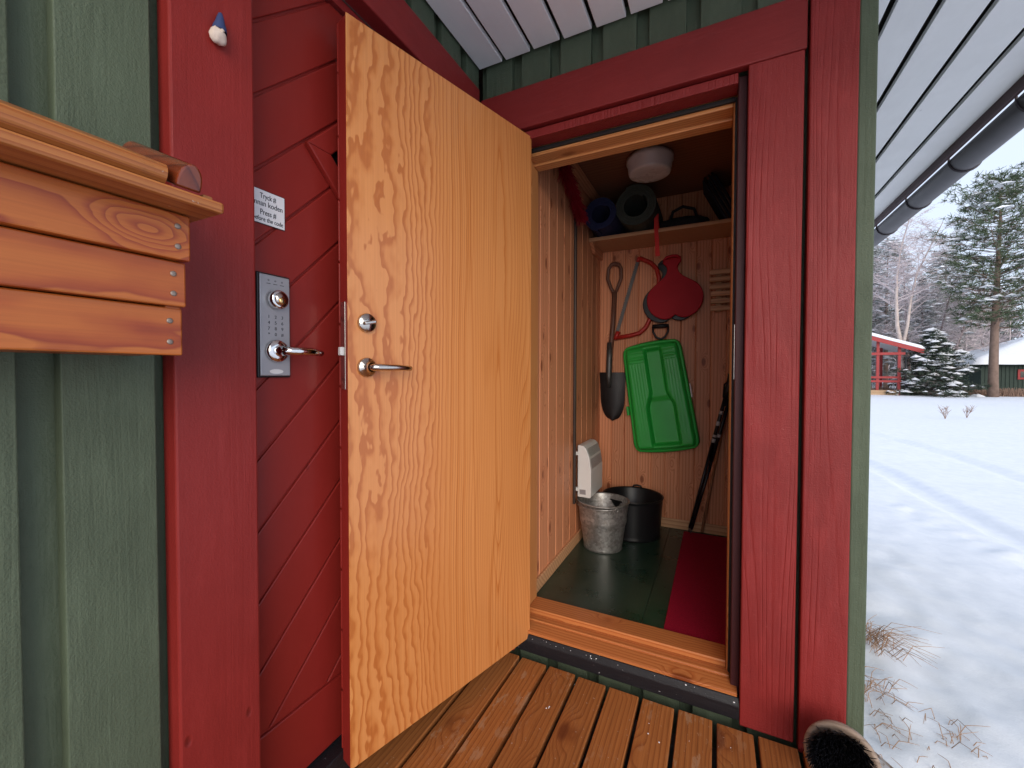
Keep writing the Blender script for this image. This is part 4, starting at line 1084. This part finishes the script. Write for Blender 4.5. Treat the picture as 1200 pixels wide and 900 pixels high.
def twigs(x, y, h, seed, label):
    rnd = random.Random(seed); mb = MB(); c = gpt(x, y)
    for i in range(9):
        a = rnd.uniform(0, 2 * PI); L = h * rnd.uniform(0.5, 1); t = c + Vector((math.cos(a) * L * 0.4, math.sin(a) * L * 0.4, L))
        mb.tube([c, c.lerp(t, 0.5) + Vector((0, 0, 0.04)), t], [0.006, 0.004, 0.0025], 4, 0, False)
        for q in range(3):
            s_ = c.lerp(t, rnd.uniform(0.4, 0.9)); mb.tube([s_, s_ + Vector((rnd.gauss(0, 0.07), rnd.gauss(0, 0.07), 0.12))], [0.005, 0.002], 3, 0, False)
    tag(mb.build('bare_shrub', M['weed'], None, tuple(c)), label, 'shrub', 'bare twigs in the snow field')
twigs(6.35, 17.4, 0.42, 1, 'small bare twiggy shrub standing in the snow, nearer the red pavilion')
twigs(7.15, 18.2, 0.42, 2, 'small bare twiggy shrub standing in the snow, nearer the tall pine')
mb = MB(); rnd = random.Random(9)
for i in range(5200):
    x = rnd.uniform(8.5, 24); y = 35.2 + (x - 10) * -0.05 + abs(rnd.gauss(0, 1.3)); c = gpt(x, y); h_ = rnd.uniform(0.1, 0.5)
    mb.tube([c, c + Vector((rnd.gauss(0, 0.12), rnd.gauss(0, 0.12), h_))], [0.018, 0.008], 3, 0, False)
o = mb.build('undergrowth', M['weed']); o['kind'] = 'stuff'; tag(o, 'brown dry weeds and brush along the forest edge', 'undergrowth')

# trees --------------------------------------------------------------
def tufts(mb, p, d, rnd, n, L, wd, mi):
    for q in range(n):
        v = (d * 0.7 + Vector((rnd.gauss(0, 1), rnd.gauss(0, 1), rnd.gauss(0.25, 0.8)))).normalized() * L * rnd.uniform(0.6, 1.1)
        s_ = v.cross(Vector((rnd.gauss(0, 1), rnd.gauss(0, 1), rnd.gauss(0, 1)))).normalized() * wd
        mb.add([p - s_, p + s_, p + v + s_ * 0.4, p + v - s_ * 0.4], [(0, 1, 2, 3)], mi, False, None, 0.5)
def snowblob(mb, p, rnd, r, mi):
    k = 7; vs = [p + Vector((0, 0, r * 0.45))]; a0 = rnd.uniform(0, 6)
    for i in range(k):
        rr = r * rnd.uniform(0.6, 1.3); vs.append(p + Vector((rr * math.cos(a0 + 2 * PI * i / k), rr * math.sin(a0 + 2 * PI * i / k), rnd.uniform(-0.1, 0.1) * r)))
    mb.add(vs, [(0, 1 + i, 1 + (i + 1) % k) for i in range(k)], mi, False, None, 0.5)
def conifer(name, seed, H, start, Rmax, tr, nb, shape, droop, snowf, mats, label, loc, nt=16, tn=9, tl=0.30, tw=0.016, group=None, lean=(0, 0)):
    rnd = random.Random(seed)
    t = thing(name, loc, label, 'tree', group); o = Vector(loc)
    tk = MB(); P = []
    for i in range(13):
        s_ = i / 12; P.append(o + Vector((lean[0] * s_ + 0.06 * math.sin(3 * s_ + seed), lean[1] * s_ + 0.05 * math.cos(4 * s_ + seed) - 0.05, H * s_ - (0.2 if i == 0 else 0))))
    tk.tube(P, [tr * (1.15 if i == 0 else 1) * (1 - 0.93 * (i / 12) ** 1.15) + 0.01 for i in range(13)], 10)
    def at(z):
        s_ = min(0.999, max(0, z / H)) * 12; i = int(s_); return P[i].lerp(P[i + 1], s_ - i)
    cr = MB(); sn = MB()
    for b in range(nb):
        f = (b + rnd.random()) / nb; z = start + (H - start) * f ** 0.92
        L = Rmax * shape(f) * rnd.uniform(0.5, 1.15); az = b * 2.39996 + rnd.uniform(-0.5, 0.5)
        d = Vector((math.cos(az), math.sin(az), 0)); p0 = at(z)
        up = droop(f) + rnd.gauss(0, 0.10)
        def bp(s_): return p0 + d * L * s_ + Vector((0, 0, L * (up * s_ + 0.22 * s_ * s_ * (1 if up < 0.3 else 0.4))))
        tk.tube([bp(0), bp(0.35), bp(0.7), bp(1)], [0.035 * (1 - f) + 0.012, 0.022 * (1 - f) + 0.009, 0.014, 0.005], 4, 0, False)
        sfb = snowf * rnd.choice((0.1, 0.4, 1.0, 2.4)); up += rnd.gauss(0, 0.06)
        m = max(3, int(nt * (0.35 + L / Rmax)))
        for q in range(m):
            s_ = 0.25 + 0.78 * (q + rnd.random()) / m; c = bp(s_)
            w_ = L * 0.30 * (1.15 - s_) + 0.08
            off = d.cross(Vector((0, 0, 1))) * rnd.gauss(0, w_) + Vector((0, 0, rnd.gauss(0.0, 0.09)))
            e = c + off
            if off.length > 0.25: tk.tube([c - d * 0.15, e], [0.010, 0.004], 3, 0, False)
            tufts(cr, e, (d + off * 0.8).normalized(), rnd, tn, tl, tw, 0)
            if rnd.random() < sfb:
                snowblob(sn, e + Vector((0, 0, 0.06)), rnd, rnd.uniform(0.10, 0.20) if rnd.random() < 0.7 else rnd.uniform(0.22, 0.42), 0)
    tk.build('trunk', mats[0], t); c_ = cr.build('crown', mats[1], t)
    if sn.v: sn.build('branch_snow', M['treesnow'], c_)
    return t
def sh_pine(f): return (0.55 + 1.1 * f if f < 0.35 else 0.935) * math.sqrt(max(0.02, 1 - max(0, (f - 0.30) / 0.72) ** 1.7))
def sh_cone(f): return max(0.05, 1.0 - f) ** 0.85
conifer('pine_tree', 11, 12.6, 4.0, 3.5, 0.22, 118, sh_pine, lambda f: 0.02 + 0.42 * f, 0.13, (M['pinebark'], M['needle']),
        'tall green pine with bare lower trunk and snow on its boughs, right of the spruce', tuple(gpt(14.55, 34.2)), 19, 9, 0.30, 0.017)
conifer('spruce_tree', 21, 3.9, 0.2, 2.35, 0.11, 130, sh_cone, lambda f: -0.30 + 0.5 * f, 0.36, (M['darkbark'], M['spruce']),
        'low snow laden spruce spreading to the ground between pavilion and pine', tuple(gpt(12.0, 34.4)), 17, 9, 0.24, 0.018)
# bare birch
def birch(name, seed, H, tr, loc, label, mats, forks=2, cat='tree', group=None, dens=1.0):
    rnd = random.Random(seed); t = thing(name, loc, label, cat, group); tk = MB(); cr = MB()
    def grow(p, d, L, r, lvl):
        k = 5; pts = [p]; rs = [r]; q = p; dd = d.copy()
        for i in range(k):
            dd = (dd + Vector((rnd.gauss(0, 0.09), rnd.gauss(0, 0.09), 0.05 if lvl < 2 else -0.03))).normalized()
            q = q + dd * L / k; pts.append(q); rs.append(r * (1 - 0.8 * (i + 1) / k))
        (tk if lvl == 0 else cr).tube(pts, rs, 8 if lvl == 0 else (4 if lvl == 1 else 3), 0, False, lvl < 2)
        if lvl >= 3: return
        nb = int([26, 9, 6][lvl] * dens)
        for b in range(nb):
            s_ = (0.28 if lvl == 0 else 0.15) + (0.70 if lvl == 0 else 0.85) * (b + rnd.random()) / nb
            i = min(k - 1, int(s_ * k)); c = pts[i].lerp(pts[i + 1], s_ * k - i)
            az = rnd.uniform(0, 2 * PI); side = Vector((math.cos(az), math.sin(az), rnd.uniform(0.15, 0.75) if lvl < 2 else rnd.uniform(-0.5, 0.4)))
            nd = (d * (0.35 if lvl else 0.2) + side).normalized()
            grow(c, nd, (H * 0.24 * (1.15 - s_ * 0.75) if lvl == 0 else L * rnd.uniform(0.35, 0.6)), max(0.009, rs[i] * (0.35 if lvl == 0 else 0.55)), lvl + 1)
    o = Vector(loc)
    if forks == 1: grow(o - Vector((0, 0, 0.1)), Vector((0.02, 0, 1)), H, tr, 0)
    else:
        tk.tube([o - Vector((0, 0, 0.2)), o + Vector((0, 0, H * 0.14)), o + Vector((-0.02, 0, H * 0.27))], [tr * 1.15, tr, tr * 0.95], 10)
        f0 = o + Vector((-0.02, 0, H * 0.26))
        grow(f0, Vector((-0.10, 0.02, 1)).normalized(), H * 0.74, tr * 0.72, 0)
        grow(f0, Vector((0.22, 0.0, 1)).normalized(), H * 0.72, tr * 0.6, 0)
    tk.build('trunk', mats[0], t); cr.build('crown', mats[1], t); return t
birch('birch_tree', 5, 11.0, 0.17, tuple(gpt(10.75, 35.2)), 'bare pale birch with a forked trunk behind the red pavilion', (M['birchbark'], M['twig']), 2)
# forest behind
b1 = birch('bare_tree', 31, 9.5, 0.12, (0, 0, -50), 'x', (M['darkbark'], M['twig']), 1)
b2 = birch('bare_tree', 37, 8.0, 0.10, (0, 0, -50), 'x', (M['darkbark'], M['twig']), 1)
c1 = conifer('forest_pine', 41, 13, 3.5, 2.5, 0.17, 95, sh_pine, lambda f: 0.05 + 0.4 * f, 0.35, (M['pinebark'], M['needle2']), 'x', (0, 0, -50), 13, 8, 0.34, 0.02)
c2 = conifer('forest_pine', 43, 11, 1.5, 1.9, 0.14, 95, sh_cone, lambda f: -0.12 + 0.5 * f, 0.5, (M['darkbark'], M['needle2']), 'x', (0, 0, -50), 13, 8, 0.32, 0.02)
protos = {'b1': b1, 'b2': b2, 'c1': c1, 'c2': c2}
used = set()
spots = [('b1', 11.7, 37.5, 0.95, 'slim bare frosted tree just right of the forked birch'),
         ('c2', 10.2, 39.5, 0.95, 'frosted conifer behind the left side of the forked birch'),
         ('b2', 12.9, 37.2, 1.0, 'bare frosted tree rising right behind the low spruce'),
         ('c2', 13.3, 40.0, 0.75, 'shorter frosted conifer between the low spruce and the tall pine'),
         ('b1', 9.3, 38.0, 0.85, 'bare frosted tree half hidden by the green corner board'),
         ('c1', 12.4, 44.0, 0.92, 'frosted pine deep in the wood above the low spruce'),
         ('b2', 14.2, 38.5, 1.1, 'bare frosted tree close behind the left boughs of the tall pine'),
         ('c1', 16.6, 46.0, 0.85, 'frosted pine behind the snow roofed hut'),
         ('b1', 17.8, 42.5, 0.8, 'bare frosted tree rising behind the hut beside the tall pine trunk'),
         ('b2', 19.5, 46.5, 1.0, 'bare tree behind the hut at the right picture edge'),
         ('c2', 15.0, 43.0, 0.8, 'frosted conifer seen past the tall pine trunk, left of the hut'),
         ('b1', 11.0, 43.0, 1.0, 'bare frosted tree deep in the wood above the pavilion roof'),
         ('c2', 9.4, 44.0, 1.0, 'frosted conifer deep in the wood beside the green corner board'),
         ('b2', 13.6, 45.0, 1.15, 'tall bare tree deep in the wood between the bare trees and the pine')]
for i, (k_, x, y, s_, lab) in enumerate(spots):
    pr = protos[k_]
    if k_ not in used:
        used.add(k_); pr.location = gpt(x, y) - Vector((0, 0, 0.05)); pr.scale = (s_,) * 3; pr['label'] = lab; pr['group'] = 'frosted trees behind the clearing'
        pr.rotation_euler = (0, 0, i * 1.3)
    else: clone(pr, gpt(x, y) - Vector((0, 0, 0.05)), i * 1.3, lab, s_, 'frosted trees behind the clearing')
# far wood as one mass
mb = MB(); rnd = random.Random(77)
for i in range(170):
    x = rnd.uniform(8, 42); y = rnd.uniform(52, 72); H = rnd.uniform(6, 10.5); rr = rnd.uniform(1.0, 1.9); c = gpt(x, y)
    for q in range(150):
        f = rnd.random(); a = rnd.uniform(0, 2 * PI); r_ = rr * (1 - f) ** 0.7 * math.sqrt(rnd.random()) + 0.1
        p = c + Vector((r_ * math.cos(a), r_ * math.sin(a), 0.3 + f * H))
        tufts(mb, p, Vector((math.cos(a), math.sin(a), 0.1)), rnd, 2, 0.75, 0.06, 0 if rnd.random() < 0.6 else 1)
    mb.tube([c, c + Vector((0, 0, H))], [0.1, 0.02], 5, 1, False)
o = mb.build('far_wood', [M['needle2'], M['twig']]); o['kind'] = 'stuff'; tag(o, 'far mixed wood closing off the snowy clearing', 'wood')

# pavilion ------------------------------------------------------------
PY = 34.0
pv = thing('pavilion', (8.2, PY + 1.5, gz(8.5, PY)), 'small red open pavilion with snow on its gable roof', 'pavilion')
gzv = gz(9.5, PY)
def rz_(x): return 3.62 - 0.36 * abs(x - 8.2)
mb = MB()
for sgn in (-1, 1):
    e = 8.2 + sgn * 3.1
    mb.prism([(8.2, rz_(8.2) + 0.02), (e, rz_(e) + 0.02), (e, rz_(e) + 0.10), (8.2, rz_(8.2) + 0.12)], PY - 0.25, PY + 3.6, 1)
    mb.build('roof', M['pavwhite'], pv); mb = MB()
mb = MB()
for sgn in (-1, 1):
    e = 8.2 + sgn * 3.16
    pts = [(8.2, rz_(8.2) + 0.13)] + [(8.2 + sgn * 3.16 * t, rz_(8.2 + sgn * 3.16 * t) + 0.105) for t in (0.4, 0.8, 1.0)] + [(e + sgn * 0.02, rz_(e) + 0.16)] + [(8.2 + sgn * 3.16 * t, rz_(8.2 + sgn * 3.16 * t) + 0.30) for t in (0.94, 0.5)] + [(8.2, rz_(8.2) + 0.33)]
    mb.prism(pts, PY - 0.31, PY + 3.65, 1, 0.03)
    mb.build('roof_snow', M['snow'], pv); mb = MB()
mb = MB()
for sgn in (-1, 1):
    e = 8.2 + sgn * 3.1
    mb.prism([(8.2, rz_(8.2) - 0.16), (e, rz_(e) - 0.16), (e, rz_(e) + 0.10), (8.2, rz_(8.2) + 0.10)], PY - 0.29, PY - 0.252, 1)
    mb.build('barge_board', M['pavred'], pv); mb = MB()
for x in (6.1, 8.05, 9.2, 10.25):
    for y in ((PY, PY + 3.2) if x in (6.1, 10.25) else (PY,)):
        MB().box(x - 0.07, x + 0.07, y, y + 0.14, gzv, rz_(x) + 0.02, 0.01).build('post', M['pavred'], pv)
mb = MB()
for z0, z1 in ((gzv + 0.80, gzv + 0.93), (gzv + 1.05, gzv + 1.18)): mb.box(6.1, 10.32, PY - 0.045, PY - 0.005, z0, z1, 0.005); mb.box(10.325, 10.36, PY, PY + 3.3, z0, z1, 0.005)
mb.box(6.0, 10.5, PY - 0.06, PY - 0.005, 2.30, 2.46); mb.build('railing', M['pavred'], pv)
MB().box(6.0, 10.2, PY - 0.15, PY + 3.4, gzv - 0.1, gzv + 0.30, 0.01).build('floor_platform', M['pavwood'], pv)
mb = MB(); mb.tube([(11.15, PY - 0.2, 2.42), (11.0, PY - 0.2, 2.25), (10.62, PY - 0.1, 2.12), (10.52, PY - 0.1, 2.0), (10.52, PY - 0.1, gzv + 0.25), (10.65, PY - 0.2, gzv + 0.1)], 0.05, 8)
mb.build('downpipe', M['darkplastic'], pv)
# hut -----------------------------------------------------------------
hx0, hx1, hy0, hy1 = 15.9, 28.0, 39.6, 46.0
hut = thing('hut', (21, 42, gz(20, 42)), 'low dark green hut with a thick white snow roof behind the tall pine', 'hut')
hz = gz(20, 40)
mb = MB(); mb.box(hx0 + 0.5, hx1 - 0.5, hy0 + 0.5, hy1 - 0.5, hz - 0.2, 1.75)
k = hx0 + 0.5
while k < hx1 - 0.6: mb.box(k, k + 0.05, hy0 + 0.47, hy0 + 0.499, hz, 1.74); k += 0.2
mb.build('wall', M['hutwall'], hut)
def hip(z0, zr, ov, name, mat, th):
    x0, x1, y0, y1 = hx0 - ov, hx1 + ov, hy0 - ov, hy1 + ov; ym = (y0 + y1) / 2
    N1, N2 = 44, 24; vs = []; fs = []
    for j in range(N2 + 1):
        for i in range(N1 + 1):
            x = x0 + (x1 - x0) * i / N1; y = y0 + (y1 - y0) * j / N2
            e = min(x - x0, x1 - x, y - y0, y1 - y); s_ = min(1, min((x - x0) / 5.0, (x1 - x) / 5.0, (y - y0) / (ym - y0), (y1 - y) / (ym - y0)))
            z = z0 + (zr - z0) * s_ + th * (1 - math.exp(-e / 0.10)) + (0.06 * mnoise.noise(Vector((x * 0.5, y * 0.5, 3))) if th > 0.1 else 0)
            vs.append((x, y, z))
    for j in range(N2):
        for i in range(N1):
            a = j * (N1 + 1) + i; fs.append((a, a + 1, a + N1 + 2, a + N1 + 1))
    mb = MB(); mb.add(vs, fs, 0, True)
    bt = [(x0, y0, z0), (x1, y0, z0), (x1, y1, z0), (x0, y1, z0)]
    mb.add(bt, [(3, 2, 1, 0)], 0)
    mb.build(name, mat, hut)
hip(1.70, 3.75, 0.0, 'roof', M['hutwall'], 0.02); hip(1.75, 3.85, 0.12, 'roof_snow', M['snow'], 0.34)
MB().box(18.15, 18.75, hy0 + 0.43, hy0 + 0.468, 0.75, 1.42, 0.01).build('window_frame', M['pavred'], hut)
MB().box(18.27, 18.63, hy0 + 0.425, hy0 + 0.4295, 0.88, 1.28).build('window_pane', M['glass'], hut)

# ------------------------------------------------------------------ light, sky, camera
SUN_EL, SUN_AZ = 17.0, 30.0      # elevation, compass angle measured from -Y towards +X
dx, dy = math.sin(R(SUN_AZ)), -math.cos(R(SUN_AZ))
sv = Vector((dx * math.cos(R(SUN_EL)), dy * math.cos(R(SUN_EL)), math.sin(R(SUN_EL))))
ld = bpy.data.lights.new('sun', 'SUN'); ld.energy = 1.35; ld.angle = R(50); ld.color = (1.0, 0.92, 0.82)
lo = bpy.data.objects.new('sun', ld); COL.objects.link(lo); lo.rotation_euler = sv.to_track_quat('Z', 'Y').to_euler(); lo.location = (4, -4, 8)
wd = bpy.data.worlds.new('World'); scene.world = wd; wd.use_nodes = True
nt = wd.node_tree; bgd = nt.nodes['Background']
sky = nt.nodes.new('ShaderNodeTexSky'); sky.sky_type = 'NISHITA'; sky.sun_disc = False
sky.sun_elevation = R(SUN_EL); sky.sun_rotation = math.atan2(dx, dy); sky.air_density = 1.0; sky.dust_density = 3.0
mx = nt.nodes.new('ShaderNodeMixRGB'); mx.inputs[0].default_value = 0.82; mx.inputs[2].default_value = (5.0, 5.65, 6.95, 1)
nt.links.new(sky.outputs[0], mx.inputs[1]); nt.links.new(mx.outputs[0], bgd.inputs[0]); bgd.inputs[1].default_value = 0.11

cam = bpy.data.cameras.new('camera'); co = bpy.data.objects.new('camera', cam); COL.objects.link(co)
co.matrix_world = Matrix.Translation((0, 0, 1.12)) @ Matrix.Rotation(R(26.2), 4, 'Z') @ Matrix.Rotation(R(90 - 1.25), 4, 'X') @ Matrix.Rotation(R(0.12), 4, 'Z')
cam.shift_y = -0.002
cam.sensor_width = 36; cam.lens = 36 * 487 / 1200; cam.clip_start = 0.02; cam.clip_end = 3000
scene.camera = co
vs_ = scene.view_settings; vs_.view_transform = 'Standard'; vs_.look = 'None'; vs_.gamma = 1; vs_.exposure = 0.80; vs_.use_curve_mapping = False
cy = scene.cycles; cy.max_bounces = 8; cy.diffuse_bounces = 5; cy.glossy_bounces = 4; cy.use_denoising = True
